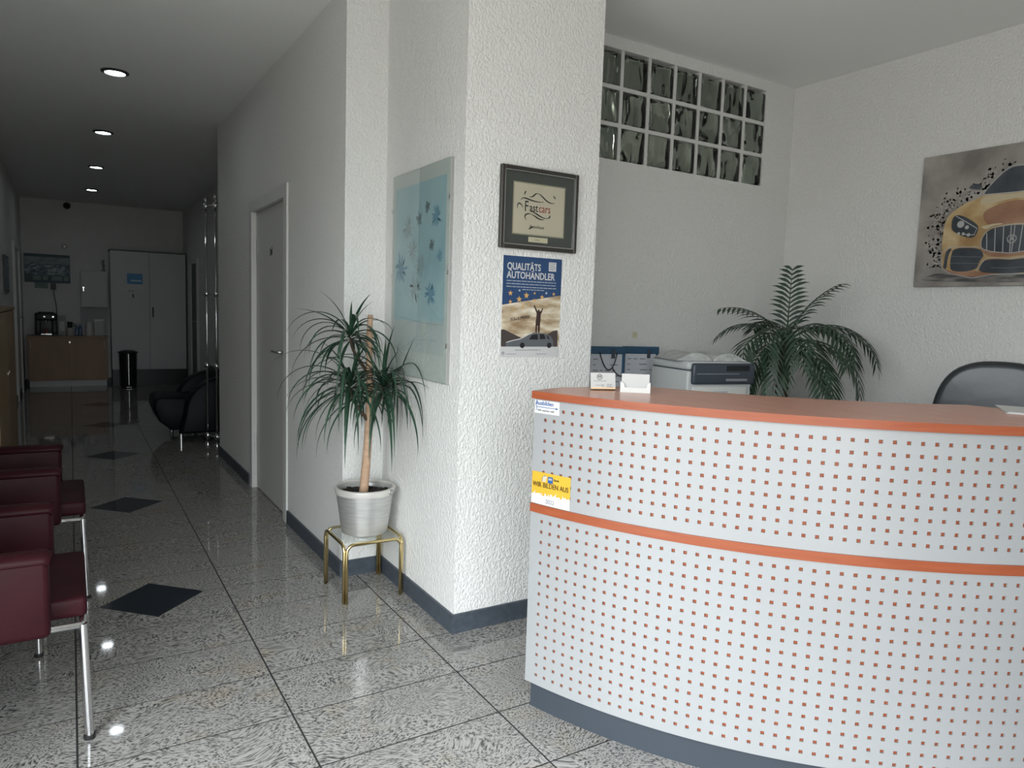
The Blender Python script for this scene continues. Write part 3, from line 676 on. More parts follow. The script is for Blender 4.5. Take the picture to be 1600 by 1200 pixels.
# ------------------------------------------------------------------ beech cabinet by the left wall
t = thing('beech_cabinet', 'shoulder high pale beech cabinet against the left corridor wall', 'cabinet', (XL+0.013, 5.64, 0))
bm = nb(); b2(bm, 0.0, 0.225, -0.74, 0.74, 0.0, 1.24); obj('body', bm, M_BEECH, t)
bm = nb(); b2(bm, 0.0, 0.25, -0.75, 0.75, 1.24, 1.262, 0.002, 1); obj('top_board', bm, M_BEECH, t)
for s in (-1, 1):
    bm = nb(); b2(bm, 0.225, 0.245, min(s*0.003, s*0.737), max(s*0.003, s*0.737), 0.06, 1.235, 0.001, 1); d = obj('door', bm, M_BEECH, t)
    bm = nb(); lathe(bm, [(0, 0), (0.012, 0), (0.012, 0.006), (0, 0.006)], 14); k_ = obj('lock', bm, M_STEEL, d, 40); k_.matrix_local = T((0.245, s*0.06, 0.84)) @ Matrix.Rotation(PI/2, 4, 'Y')

# ------------------------------------------------------------------ black tub chair and chrome stand in the corridor
t = thing('tub_armchair', 'black leather tub armchair with round sides behind the corridor corner', 'armchair', (0, 0, 0))
def round_side(y0, y1):
    pts = []; cx_, cz_, R_ = 1.26, 0.285, 0.355
    pts.append((0.86, 0.085))
    for k in range(0, 17):
        a = PI - PI*0.98*k/16; pts.append((cx_+R_*cos(a)*(1.0), cz_+R_*sin(a)*0.95))
    pts.append((1.56, 0.085))
    bm = nb(); M_ = Matrix(((1, 0, 0, 0), (0, 0, 1, 0), (0, 1, 0, 0), (0, 0, 0, 1)))
    prism(bm, pts, y0, y1, M_)
    es = [e for e in bm.edges if abs(e.verts[0].co.y-e.verts[1].co.y) < 1e-5]
    bmesh.ops.bevel(bm, geom=es, offset=0.03, segments=3, profile=0.5, affect='EDGES'); return bm
obj('armrest', round_side(7.34, 7.51), M_LEATHER, t, 50); obj('armrest', round_side(8.09, 8.26), M_LEATHER, t, 50)
bm = nb(); pts = [(0.80, 0.10), (0.70, 0.19), (0.655, 0.31), (0.665, 0.395), (0.71, 0.425), (0.80, 0.42), (1.20, 0.40), (1.20, 0.10)]
prism(bm, pts, 7.515, 8.085, Matrix(((1, 0, 0, 0), (0, 0, 1, 0), (0, 1, 0, 0), (0, 0, 0, 1))))
bmesh.ops.bevel(bm, geom=[e for e in bm.edges if abs(e.verts[0].co.y-e.verts[1].co.y) < 1e-5], offset=0.02, segments=2, profile=0.5, affect='EDGES'); obj('seat', bm, M_LEATHER, t, 60)
bm = nb(); b2(bm, 1.205, 1.56, 7.515, 8.085, 0.10, 0.70, 0.07, 4); obj('backrest', bm, M_LEATHER, t, 50)
for x in (0.875, 1.50):
    for y in (7.41, 8.18):
        bm = nb(); tube(bm, [(x, y, 0.086), (x, y, 0.0)], 0.018, 14); obj('leg', bm, M_CHROME, t, 40)

t = thing('chrome_stand', 'tall chrome tube stand with clamp joints at the corridor corner', 'stand', (0, 0, 0))
P1, P2 = Vector((1.080, 7.195, 0)), Vector((1.142, 7.070, 0))
dd = (P2-P1).normalized()
for P_, h_ in ((P1, 2.25), (P2, 2.27)):
    bm = nb(); tube(bm, [P_+Vector((0, 0, 0.03)), P_+Vector((0, 0, h_))], 0.0100, 12); po = obj('post', bm, M_CHROME, t, True)
    bm = nb(); lathe(bm, [(0, 0.045), (0.010, 0.04), (0.019, 0.02), (0.012, 0.0), (0, 0.0)], 14, (P_.x, P_.y, h_)); obj('finial', bm, M_CHROME, po, True)
    bm = nb(); lathe(bm, [(0, 0), (0.028, 0), (0.028, 0.008), (0.018, 0.03), (0, 0.03)], 16, (P_.x, P_.y, 0)); obj('foot', bm, M_CHROME, po, 40)
for z in (0.09, 0.755, 1.42, 2.215):
    bm = nb(); a = P1+Vector((0, 0, z)); b = P2+Vector((0, 0, z)); tube(bm, [a-dd*0.03, b+dd*0.03], 0.011, 10); cb = obj('cross_bar', bm, M_CHROME, t, True)
    for p in (a, b):
        bm = nb(); lathe(bm, [(0.013, -0.028), (0.022, -0.024), (0.024, 0), (0.022, 0.024), (0.013, 0.028)], 14, p); obj('clamp', bm, M_CHROME, cb, True)
        bm = nb(); q = p + Vector((dd.y, -dd.x, 0))*-0.02; tube(bm, [q, q+Vector((-0.03, -0.012, 0.0))], 0.007, 8); obj('thumb_screw', bm, M_CHROME, cb, True)

# ------------------------------------------------------------------ far end of the corridor
SBY = 12.74
t = thing('sideboard', 'low beech sideboard with two sliding doors under the coffee machine', 'sideboard', (-0.04, SBY, 0))
bm = nb(); b2(bm, -0.515, 0.515, 0.02, 0.44, 0.09, 0.735); obj('body', bm, M_OAKD, t)
bm = nb(); b2(bm, -0.525, 0.525, 0.0, 0.445, 0.735, 0.762, 0.002, 1); obj('top_board', bm, M_OAKD, t)
bm = nb(); b2(bm, -0.50, 0.50, 0.03, 0.43, 0.0, 0.09); obj('plinth', bm, M_CABW, t)
for s in (-1, 1):
    bm = nb(); b2(bm, min(0, s*0.505)+0.002, max(0, s*0.505)-0.002, 0.004 if s < 0 else 0.010, 0.019, 0.10, 0.73, 0.001, 1); d = obj('sliding_door', bm, M_OAKD, t)
    bm = nb(); b2(bm, s*0.475-0.006, s*0.475+0.006, 0.0, 0.006, 0.57, 0.69, 0.002, 1); obj('handle', bm, M_GREYP, d)
bm = nb(); lathe(bm, [(0, 0), (0.012, 0), (0.012, 0.01), (0, 0.01)], 12); o = obj('lock', bm, M_STEEL, t, 40); o.matrix_local = T((0.02, 0.006, 0.67)) @ Matrix.Rotation(PI/2, 4, 'X')
ST = 0.763
t = thing('serving_tray', 'flat dark tray under the coffee machine on the sideboard', 'tray', (-0.31, 12.95, ST)); bm = nb(); b2(bm, -0.20, 0.19, -0.16, 0.16, 0, 0.008, 0.003, 1); obj('plate', bm, M_BLACK, t)
bm = nb(); tube(bm, [(-0.19, -0.152, 0.010), (0.18, -0.152, 0.010), (0.18, 0.152, 0.010), (-0.19, 0.152, 0.010), (-0.19, -0.152, 0.010)], 0.004, 6); obj('rim', bm, M_STEEL, t)
t = thing('coffee_machine', 'black coffee machine with chrome spout on the sideboard', 'coffee machine', (-0.315, 12.94, ST+0.009))
bm = nb(); b2(bm, -0.14, 0.14, 0.0, 0.13, 0, 0.33, 0.02, 3); b2(bm, -0.14, 0.14, -0.12, 0.0, 0.22, 0.33, 0.02, 3); b2(bm, -0.14, -0.07, -0.11, 0.02, 0.0, 0.24, 0.01, 2); b2(bm, 0.07, 0.14, -0.11, 0.02, 0.0, 0.24, 0.01, 2); obj('body', bm, M_BLACK, t, 50)
bm = nb(); b2(bm, -0.07, 0.07, -0.12, 0.0, 0, 0.025, 0.004, 1); obj('drip_tray', bm, M_CHROME, t)
bm = nb(); tube(bm, [(0, -0.075, 0.23), (0, -0.075, 0.17)], [0.022, 0.015], 14); obj('spout', bm, M_CHROME, t, 40)
bm = nb(); lathe(bm, [(0, 0.0), (0.022, 0.0), (0.028, 0.06), (0.024, 0.06), (0.02, 0.005), (0, 0.005)], 18, (0, -0.065, 0.026)); obj('cup', bm, pmat('red brown glaze', (0.25, 0.09, 0.06), 0.3), t, 40)
bm = nb()
for x in (-0.02, 0.09): disc(bm, (x, 0, 0), 0.012, 14, 0.006)
o = obj('button', bm, M_CHROME, t, 40); o.matrix_local = T((0, -0.121, 0.275)) @ Matrix.Rotation(PI/2, 4, 'X')
bm = nb(); b2(bm, -0.10, 0.10, -0.08, 0.10, 0.33, 0.345, 0.005, 2); obj('lid', bm, M_BLACK, t)
t = thing('filter_box', 'grey upright box beside the coffee machine', 'box', (-0.115, 12.95, ST)); bm = nb(); b2(bm, -0.05, 0.05, -0.06, 0.06, 0, 0.30, 0.002, 1); obj('body', bm, pmat('grey cardboard', (0.33, 0.34, 0.34), 0.7), t); bm = nb(); b2(bm, -0.035, 0.035, -0.0612, -0.06, 0.07, 0.22); obj('print_panel', bm, M_CABW, t)
t = thing('dark_mug', 'dark mug standing on a small stack of saucers', 'mug', (-0.012, 12.93, ST))
bm = nb(); lathe(bm, [(0, 0.12), (0.03, 0.12), (0.036, 0.21), (0.031, 0.21), (0.027, 0.125), (0, 0.125)], 20); obj('cup_body', bm, M_BLACK, t, 40)
bm = nb(); tube(bm, [(0.034, 0, 0.19), (0.055, 0, 0.185), (0.055, 0, 0.145), (0.031, 0, 0.14)], 0.005, 8); obj('handle', bm, M_BLACK, t, True)
bm = nb(); lathe(bm, [(0, 0), (0.04, 0), (0.055, 0.02), (0.04, 0.025), (0.055, 0.05), (0.04, 0.055), (0.055, 0.08), (0.04, 0.085), (0.05, 0.12), (0, 0.12)], 20); obj('saucers', bm, M_WHITE, t, 40)
M_BOT = pmat('blue tinted bottle glass', (0.12, 0.18, 0.30), 0.1, spec=0.8)
for k, x in enumerate((0.075, 0.125)):
    t = thing('glass_jar', 'small blue glass jar on the sideboard, %s' % ('next to the dark mug' if k == 0 else 'next to the white canister'), 'jar', (x, 12.92+0.03*k, ST), 0, 'blue glass jars on the sideboard')
    bm = nb(); lathe(bm, [(0, 0), (0.022, 0), (0.024, 0.02), (0.024, 0.13), (0.012, 0.17), (0, 0.17)], 18); obj('jar_body', bm, M_BOT, t, True)
    bm = nb(); lathe(bm, [(0, 0.17), (0.014, 0.17), (0.014, 0.205), (0, 0.205)], 16); obj('cap', bm, M_WHITE, t, 40)
t = thing('white_canister', 'white lidded canister near the end of the sideboard', 'canister', (0.245, 12.93, ST)); bm = nb(); lathe(bm, [(0, 0), (0.055, 0), (0.058, 0.01), (0.050, 0.20), (0, 0.205)], 24); obj('body', bm, M_WHITE, t, 40)
bm = nb(); lathe(bm, [(0, 0.205), (0.051, 0.203), (0.048, 0.225), (0.012, 0.23), (0.012, 0.245), (0, 0.245)], 24); obj('lid', bm, M_CABW, t, 40); bm = nb(); tube(bm, [(-0.052, 0, 0.17), (-0.085, 0, 0.165), (-0.085, 0, 0.07), (-0.055, 0, 0.05)], 0.007, 8); obj('handle', bm, M_WHITE, t, True)
t = thing('paper_box', 'white carton at the right end of the sideboard', 'box', (0.375, 13.0, ST)); bm = nb(); b2(bm, -0.065, 0.065, -0.05, 0.05, 0, 0.255, 0.002, 1); obj('body', bm, M_PAPER, t); bm = nb(); b2(bm, -0.066, 0.066, -0.051, 0.051, 0.225, 0.257); obj('lid', bm, M_WHITE, t)

CBY = 12.70
t = thing('tall_cupboard', 'tall grey white two-door cupboard on the corridor end wall', 'cupboard', (1.07, CBY, 0))
bm = nb(); b2(bm, -0.535, 0.525, 0.02, 0.485, 0.25, 2.085); obj('body', bm, M_CABW, t)
bm = nb(); b2(bm, -0.545, 0.53, 0.0, 0.487, 2.085, 2.105, 0.002, 1); obj('top_board', bm, M_GREYD, t)
bm = nb(); b2(bm, -0.53, 0.52, 0.04, 0.48, 0, 0.25); obj('plinth', bm, M_BLACK, t)
for s in (-1, 1):
    bm = nb(); b2(bm, min(s*0.003, s*0.53), max(s*0.003, s*0.522), 0.0, 0.019, 0.252, 2.083, 0.001, 1); d = obj('door', bm, M_CABW, t)
    if s > 0:
        bm = nb(); b2(bm, 0.035, 0.055, -0.012, 0.0, 1.08, 1.235, 0.004, 2); obj('handle', bm, M_BLACK, d)
    else:
        bm = nb(); b2(bm, -0.24, -0.222, -0.006, 0.0, 1.375, 1.43, 0.003, 1); obj('lock', bm, M_BLACK, d)
t = thing('info_sheet', 'blue and white notice stuck on the tall cupboard door', 'notice', M=mount('-y', (0.868, CBY-0.001, 1.63)))
bm = nb(); b2(bm, -0.11, 0.11, -0.118, 0.118, 0, 0.001); obj('sheet', bm, M_STW, t)
bm = nb(); b2(bm, -0.108, 0.108, -0.045, 0.116, 0.001, 0.0014); obj('print_block', bm, pmat('sky blue print', (0.10, 0.30, 0.55), 0.5), t)
bm = nb(); b2(bm, -0.06, 0.09, -0.005, 0.02, 0.0014, 0.0018); obj('print_line', bm, pmat('pale blue print', (0.45, 0.62, 0.78), 0.5), t)
t = thing('name_label', 'small white label under the blue cupboard notice', 'label', M=mount('-y', (0.815, CBY-0.001, 1.475))); bm = nb(); b2(bm, -0.055, 0.055, -0.02, 0.02, 0, 0.001); obj('plate', bm, M_STW, t)
bm = nb(); 
for x in (-0.03, 0.0, 0.03): b2(bm, x-0.009, x+0.009, -0.009, 0.009, 0.001, 0.0013)
obj('print_line', bm, M_INKGREY, t)
t = thing('pedal_bin', 'black pedal bin in front of the tall cupboard', 'bin', (0.735, 12.42, 0))
bm = nb(); lathe(bm, [(0, 0), (0.105, 0), (0.110, 0.02), (0.122, 0.53), (0, 0.53)], 28); obj('body', bm, M_BLACK, t, 40)
bm = nb(); lathe(bm, [(0, 0.575), (0.08, 0.570), (0.135, 0.548), (0.140, 0.532), (0, 0.532)], 28); obj('lid', bm, M_BLACK, t, 40)
bm = nb(); b2(bm, -0.004, 0.004, -0.128, -0.115, 0.05, 0.52, 0.001, 1); obj('trim_strip', bm, M_STEEL, t)
bm = nb(); b2(bm, -0.04, 0.04, -0.15, -0.09, 0.01, 0.022, 0.004, 1); obj('pedal', bm, M_STEEL, t)
t = thing('key_cabinet', 'white wall cabinet with a key in its lock', 'wall cabinet', M=mount('-y', (0.345, 13.19, 1.485)))
bm = nb(); b2(bm, -0.205, 0.165, -0.285, 0.285, 0, 0.16, 0.004, 1); obj('body', bm, M_CABW, t)
bm = nb(); b2(bm, -0.195, 0.158, -0.275, 0.275, 0.16, 0.175, 0.003, 1); d = obj('door', bm, M_CABW, t)
bm = nb(); disc(bm, (-0.165, 0.02, 0.175), 0.010, 14, 0.01); b2(bm, -0.168, -0.162, -0.035, 0.015, 0.183, 0.187); obj('key', bm, M_CHROME, d)
t = thing('figurine', 'small dark figurine standing on the white wall cabinet', 'figurine', (0.46, 13.10, 1.7705)); bm = nb(); lathe(bm, [(0, 0), (0.03, 0), (0.03, 0.015), (0.012, 0.03), (0.022, 0.09), (0.010, 0.13), (0.018, 0.155), (0.010, 0.18), (0, 0.185)], 16); obj('body', bm, M_INKGREY, t, True); bm = nb(); tube(bm, [(0.0, 0, 0.10), (-0.03, 0, 0.13), (-0.02, 0, 0.17)], 0.007, 6); obj('arm', bm, M_INKGREY, t, True)
t = thing('wall_panel', 'grey back panel on the wall below the white wall cabinet', 'panel', M=mount('-y', (0.345, 13.199, 0.985))); bm = nb(); b2(bm, -0.215, 0.165, -0.20, 0.20, 0, 0.012); obj('plate', bm, M_GREYP, t); bm = nb(); b2(bm, -0.215, 0.165, -0.22, -0.20, 0, 0.03); obj('ledge', bm, M_CABW, t)
# picture on the end wall
def photo_mat(name, c0, c1, c2, scale, st):
    mt = pmat(name, c1, 0.4); n = mt.node_tree; L = n.links; b = n.nodes['Principled BSDF']
    t_ = n.nodes.new('ShaderNodeTexCoord'); mp = n.nodes.new('ShaderNodeMapping'); mp.inputs['Scale'].default_value = st; L.new(t_.outputs['Object'], mp.inputs[0])
    no = n.nodes.new('ShaderNodeTexNoise'); no.inputs['Scale'].default_value = scale; no.inputs['Detail'].default_value = 4; L.new(mp.outputs[0], no.inputs['Vector'])
    cr = n.nodes.new('ShaderNodeValToRGB'); e = cr.color_ramp.elements; e[0].position = 0.36; e[0].color = (*c0, 1); e[1].position = 0.66; e[1].color = (*c2, 1); x = e.new(0.5); x.color = (*c1, 1)
    L.new(no.outputs['Fac'], cr.inputs[0]); L.new(cr.outputs[0], b.inputs['Base Color']); return mt
t = thing('landscape_print', 'wide blue green photo print on the corridor end wall', 'picture', M=mount('-y', (-0.285, 13.199, 1.775)))
bm = nb(); b2(bm, -0.295, 0.295, -0.215, 0.215, 0, 0.022, 0.002, 1); obj('canvas', bm, pmat('dark teal print', (0.06, 0.11, 0.13), 0.5), t)
bm = nb(); b2(bm, -0.29, 0.29, 0.07, 0.17, 0.022, 0.0225); obj('sky_area', bm, photo_mat('dull sky print', (0.16, 0.21, 0.22), (0.22, 0.28, 0.29), (0.30, 0.36, 0.36), 6, (1, 3, 1)), t)
bm = nb(); b2(bm, -0.29, 0.29, -0.10, 0.07, 0.022, 0.0225); obj('car_lot_area', bm, photo_mat('car lot print', (0.02, 0.05, 0.08), (0.10, 0.17, 0.22), (0.42, 0.50, 0.52), 16, (1, 2, 1)), t)
bm = nb()
for (x0, x1) in ((-0.19, -0.09), (-0.06, 0.0), (0.05, 0.19), (0.21, 0.27)): b2(bm, x0, x1, -0.18, -0.115, 0.022, 0.0225)
obj('building_area', bm, pmat('pale green print', (0.20, 0.30, 0.28), 0.5), t)
t = thing('green_note', 'small pale green note under the wide print', 'note', M=mount('-y', (-0.37, 13.199, 1.515))); bm = nb(); b2(bm, -0.085, 0.085, -0.042, 0.042, 0, 0.002); obj('sheet', bm, pmat('pale green paper', (0.22, 0.33, 0.28), 0.7), t); bm = nb(); b2(bm, -0.06, 0.05, 0.01, 0.02, 0.002, 0.0024); obj('print_line', bm, M_INKGREY, t)
t = thing('power_adapter', 'black plug-in adapter with cable hanging above the coffee machine', 'adapter', M=mount('-y', (-0.215, 13.199, 1.50))); bm = nb(); b2(bm, -0.034, 0.034, -0.04, 0.05, 0, 0.06, 0.006, 2); obj('body', bm, M_BLACK, t)
bm = nb(); tube(bm, bez((0, -0.04, 0.03), (0.01, -0.2, 0.04), (0.04, -0.25, 0.03), (0.035, -0.46, 0.05)), 0.005, 6); obj('cable', bm, M_BLACK, t, True)
t = thing('dome_camera', 'small dark dome camera high on the end wall', 'camera', M=mount('-y', (-0.01, 13.199, 2.745))); bm = nb(); lathe(bm, [(0, 0.0), (0.05, 0.0), (0.05, 0.02), (0.042, 0.03), (0, 0.03)], 24); obj('base', bm, M_BLACK, t, 40); bm = nb(); lathe(bm, [(0.040, 0.03), (0.036, 0.05), (0.02, 0.068), (0, 0.073)], 24); obj('dome', bm, M_BLACK, t, True)
t = thing('round_wall_cap', 'small round white cap on the end wall above the print', 'wall fitting', M=mount('-y', (-0.055, 13.199, 2.125))); bm = nb(); lathe(bm, [(0, 0.016), (0.03, 0.015), (0.042, 0.008), (0.045, 0.0), (0, 0)], 24); obj('cover', bm, M_CABW, t, True); bm = nb(); disc(bm, (0, 0, 0.0155), 0.008, 12, 0.003); obj('screw', bm, M_STEEL, t)
t = thing('narrow_picture', 'dark framed picture on the left corridor wall before the grey door', 'picture', M=mount('+x', (XL+0.001, 9.80, 1.58))); bm = nb(); b2(bm, -0.29, 0.29, -0.20, 0.20, 0, 0.02, 0.003, 1); obj('frame', bm, M_GREYD, t); bm = nb(); b2(bm, -0.26, 0.26, -0.17, 0.17, 0.02, 0.021); obj('print', bm, MATS['car lot print'], t)

# ------------------------------------------------------------------ framed calligraphy on the pillar
YPF = 2.5555
t = thing('calligraphy_frame', 'dark framed calligraphy reading Fastcars on the white pillar', 'picture', M=mount('-y', (1.676, YPF, 1.763)))
M_DARKF = pmat('dark bronze frame', (0.035, 0.032, 0.028), 0.35)
FWd, FHt = 0.191, 0.1655
bm = nb(); e = 0.016
b2(bm, -FWd, -FWd+e, -FHt, FHt, 0, 0.022, 0.003, 1); b2(bm, FWd-e, FWd, -FHt, FHt, 0, 0.022, 0.003, 1); b2(bm, -FWd+e, FWd-e, FHt-e, FHt, 0, 0.022, 0.003, 1); b2(bm, -FWd+e, FWd-e, -FHt, -FHt+e, 0, 0.022, 0.003, 1)
obj('frame', bm, M_DARKF, t)
bm = nb(); e2 = 0.0035; a, b_ = FWd-e, FHt-e
b2(bm, -a, -a+e2, -b_, b_, 0.008, 0.019); b2(bm, a-e2, a, -b_, b_, 0.008, 0.019); b2(bm, -a, a, b_-e2, b_, 0.008, 0.019); b2(bm, -a, a, -b_, -b_+e2, 0.008, 0.019)
obj('inner_bead', bm, M_STEEL, t)
bm = nb(); b2(bm, -a, a, -b_, b_, 0, 0.008); obj('mount_board', bm, pmat('dark grey mount board', (0.060, 0.062, 0.058), 0.6), t)
bm = nb(); b2(bm, -0.130, 0.130, -0.1065, 0.1065, 0.008, 0.0086); obj('bevel_edge', bm, pmat('olive bevel', (0.30, 0.26, 0.19), 0.5), t)
bm = nb(); b2(bm, -0.125, 0.125, -0.1015, 0.1015, 0.0086, 0.0092); pp = obj('paper', bm, pmat('beige vellum', (0.55, 0.475, 0.375), 0.7), t)
bm = nb(); b2(bm, -0.049, 0.047, -0.133, -0.112, 0.008, 0.0092); pq = obj('name_plate', bm, pmat('cream plate', (0.60, 0.52, 0.38), 0.5), t)
bm = nb(); b2(bm, -0.018, 0.006, -0.1245, -0.1215, 0.0092, 0.0095); obj('print_line', bm, M_INKGREY, pq)
bm = nb(); tube(bm, [(0.005, FHt-0.004, 0.012), (0.005, FHt+0.006, 0.012)], 0.003, 6); obj('hook', bm, M_STEEL, t)
ZI = 0.0094
text('F', 0.060, M_INK, pp, T((-0.064, 0.009, ZI)), sx=0.75, bold=0.0003)
text('ast', 0.047, M_INK, pp, T((-0.0280, 0.006, ZI)), sx=0.78, bold=0.0004)
text('cars', 0.047, M_INKRED, pp, T((0.0265, 0.006, ZI)), sx=0.78, bold=0.0002)
text('Autohaus', 0.019, M_INK, pp, T((-0.010, -0.070, ZI)), sx=1.0, shear=0.15, bold=0.0001)
def cal(x, y): return ((x-470)/830*0.257, (507+(x-470)*0.11-y)/825*0.21)
bm = nb()
for q in ([(170, 345), (230, 250), (300, 390), (540, 375)], [(120, 480), (110, 370), (170, 370), (210, 470)], [(300, 295), (400, 300), (370, 230), (440, 240)], [(440, 240), (520, 260), (580, 420), (720, 390)],
          [(270, 655), (200, 600), (270, 540), (340, 570)], [(340, 570), (420, 600), (470, 680), (555, 655)], [(330, 530), (420, 530), (480, 640), (600, 640)], [(600, 640), (640, 635), (655, 600), (640, 585)],
          [(230, 265), (225, 230), (240, 215), (250, 200)], [(690, 270), (700, 290), (715, 300), (730, 325)], [(305, 805), (330, 810), (360, 770), (385, 765)]):
    pts = bez(*[cal(*p) for p in q], 12); n = len(pts)
    stroke(bm, pts, [0.0016+0.0042*sin(PI*i/(n-1)) for i in range(n)], ZI)
obj('flourish', bm, M_INK, pp)
bm = nb(); b2(bm, -a+0.003, a-0.003, -b_+0.003, b_-0.003, 0.0135, 0.0150); obj('glass', bm, M_GLASS, t)

# ------------------------------------------------------------------ dealer poster on the pillar
t = thing('dealer_poster', 'blue and gold car dealer poster with a cheering figure on the pillar', 'poster', M=mount('-y', (1.661, YPF, 1.3595)))
PW, PH = 0.1465, 0.2095
M_NAVY = pmat('navy print', (0.022, 0.060, 0.150), 0.45); M_GOLDP = pmat('gold print', (0.62, 0.36, 0.12), 0.5)
bm = nb(); b2(bm, -PW, PW, -PH, PH, 0, 0.0008); obj('sheet', bm, M_STW, t)
bm = nb(); prism(bm, [(-PW, PH), (-PW, 0.0067), (PW, 0.0565), (PW, PH)], 0.0008, 0.0012); obj('blue_field', bm, M_NAVY, t)
M_SKYP = photo_mat('sunset cloud print', (0.30, 0.21, 0.12), (0.52, 0.43, 0.30), (0.80, 0.74, 0.62), 8, (1, 3.6, 1))
bm = nb(); prism(bm, [(-PW, 0.0067), (-PW, -0.1645), (PW, -0.1645), (PW, 0.0565)], 0.0008, 0.0011); obj('sky_field', bm, M_SKYP, t)
def pst(x, y): return ((x-107)/576*0.293-PW + (y-120)/895*0.012, PH-(y-120-(x-107)*0.069*(1-(y-120)/895*0.95))/895*0.374)
bm = nb(); prism(bm, [pst(*p) for p in ((85, 1017), (85, 850), (110, 845), (200, 890), (270, 925), (330, 960), (400, 985), (470, 960), (530, 900), (600, 860), (645, 852), (645, 1018))][::-1], 0.0011, 0.0013); obj('hills', bm, pmat('dusk brown print', (0.060, 0.048, 0.045), 0.5), t)
bm = nb(); prism(bm, [pst(*p) for p in ((130, 975), (200, 955), (260, 945), (300, 925), (350, 895), (390, 880), (470, 880), (530, 890), (580, 920), (600, 960), (605, 1017), (130, 1017))][::-1], 0.0013, 0.0015); obj('car_shape', bm, pmat('grey blue car print', (0.11, 0.12, 0.13), 0.45), t)
bm = nb()
for q in (((355, 945), (385, 900), (440, 893), (445, 948)), ((462, 893), (505, 893), (525, 940), (465, 945)), ((528, 900), (548, 915), (565, 940), (545, 942))): prism(bm, [pst(*p) for p in q][::-1], 0.0015, 0.0017)
for cx_ in (290, 560): disc(bm, (*pst(cx_, 1004), 0.0015), 0.012, 16, 0.0002)
obj('car_windows', bm, M_INK, t)
bm = nb(); stroke(bm, [pst(*p) for p in ((135, 975), (200, 955), (265, 942), (300, 925), (350, 897), (390, 882))], 0.0035, 0.0015); obj('car_glint', bm, M_STW, t)
bm = nb(); prism(bm, [pst(*p) for p in ((418, 878), (420, 780), (425, 730), (430, 690), (415, 650), (398, 610), (408, 605), (428, 645), (440, 668), (442, 655), (450, 648), (460, 655), (460, 670), (475, 660), (486, 630), (494, 632), (484, 672), (470, 700), (470, 740), (465, 790), (460, 878), (445, 878), (443, 810), (436, 810), (433, 878))][::-1], 0.0015, 0.0018); obj('person_silhouette', bm, pmat('dark brown silhouette print', (0.045, 0.025, 0.020), 0.5), t)
def star(bm, c, r, z):
    vs = []
    for k in range(10):
        a_ = PI/2+PI*k/5; rr_ = r if k % 2 == 0 else r*0.42; vs.append((c[0]+rr_*cos(a_), c[1]+rr_*sin(a_)))
    prism(bm, vs, z, z+0.0002)
bm = nb()
for (x, y, r) in ((173, 490, 24), (257, 550, 29), (327, 512, 29), (408, 490, 14), (406, 560, 18), (482, 528, 22), (600, 497, 17), (172, 575, 20), (292, 618, 17), (205, 645, 13), (350, 597, 11), (447, 607, 10), (508, 607, 8)): star(bm, pst(x, y), r/575*0.293, 0.0014)
obj('gold_stars', bm, M_GOLDP, t)
bm = nb()
for (x, y, r) in ((525, 488, 14), (260, 463, 12)): star(bm, pst(x, y), r/575*0.293, 0.0014)
obj('silver_stars', bm, pmat('pale silver print', (0.5, 0.55, 0.58), 0.5), t)
text('QUALITÄTS', 0.0400, M_STW, t, T((-0.128, 0.166, 0.0014)), align='LEFT', sx=0.79, bold=0.0007)
text('AUTOHÄNDLER', 0.0400, M_STW, t, T((-0.128, 0.1305, 0.0014)), align='LEFT', sx=0.815, bold=0.0007)
text('TOLLE PREISE!', 0.0158, M_INK, t, T((*pst(268, 735), 0.0016)) @ Matrix.Rotation(rad(9), 4, 'Z'), bold=0.0003)
text('www.qualitaets-autohaendler.de', 0.0098, M_INKGREY, t, T((-0.012, -0.179, 0.0010)))
bm = nb()
for r_, yy in enumerate((0.1075, 0.0955, 0.0835)):
    x = -0.128
    while x < 0.118:
        l_ = random.uniform(0.008, 0.026); b2(bm, x, min(x+l_, 0.122), yy-0.0014, yy+0.0014, 0.0012, 0.0014); x += l_+0.003
x = -0.05
while x < 0.045: l_ = random.uniform(0.006, 0.018); b2(bm, x, x+l_, 0.0722, 0.0748, 0.0012, 0.0014); x += l_+0.003
obj('print_line', bm, pmat('pale grey print', (0.45, 0.48, 0.52), 0.5), t)
bm = nb(); b2(bm, 0.079, 0.117, 0.156, 0.194, 0.0012, 0.0015); bd = obj('badge', bm, M_STW, t)
bm = nb()
for k in range(4): b2(bm, 0.083, 0.113-0.004*(k % 2), 0.187-0.008*k, 0.190-0.008*k, 0.0015, 0.0017)
obj('print_line', bm, M_INKGREY, bd)
bm = nb(); lathe(bm, [(0.004, 0), (0.007, 0), (0.007, 0.0003), (0.004, 0.0003), (0.004, 0)], 18, (-0.135, -0.193, 0.0008)); b2(bm, -0.139, -0.131, -0.192, -0.190, 0.0008, 0.0011); b2(bm, -0.12, -0.07, -0.1975, -0.1955, 0.0008, 0.001); b2(bm, 0.03, 0.085, -0.1975, -0.1955, 0.0008, 0.001); obj('footer_mark', bm, M_INKGREY, t)

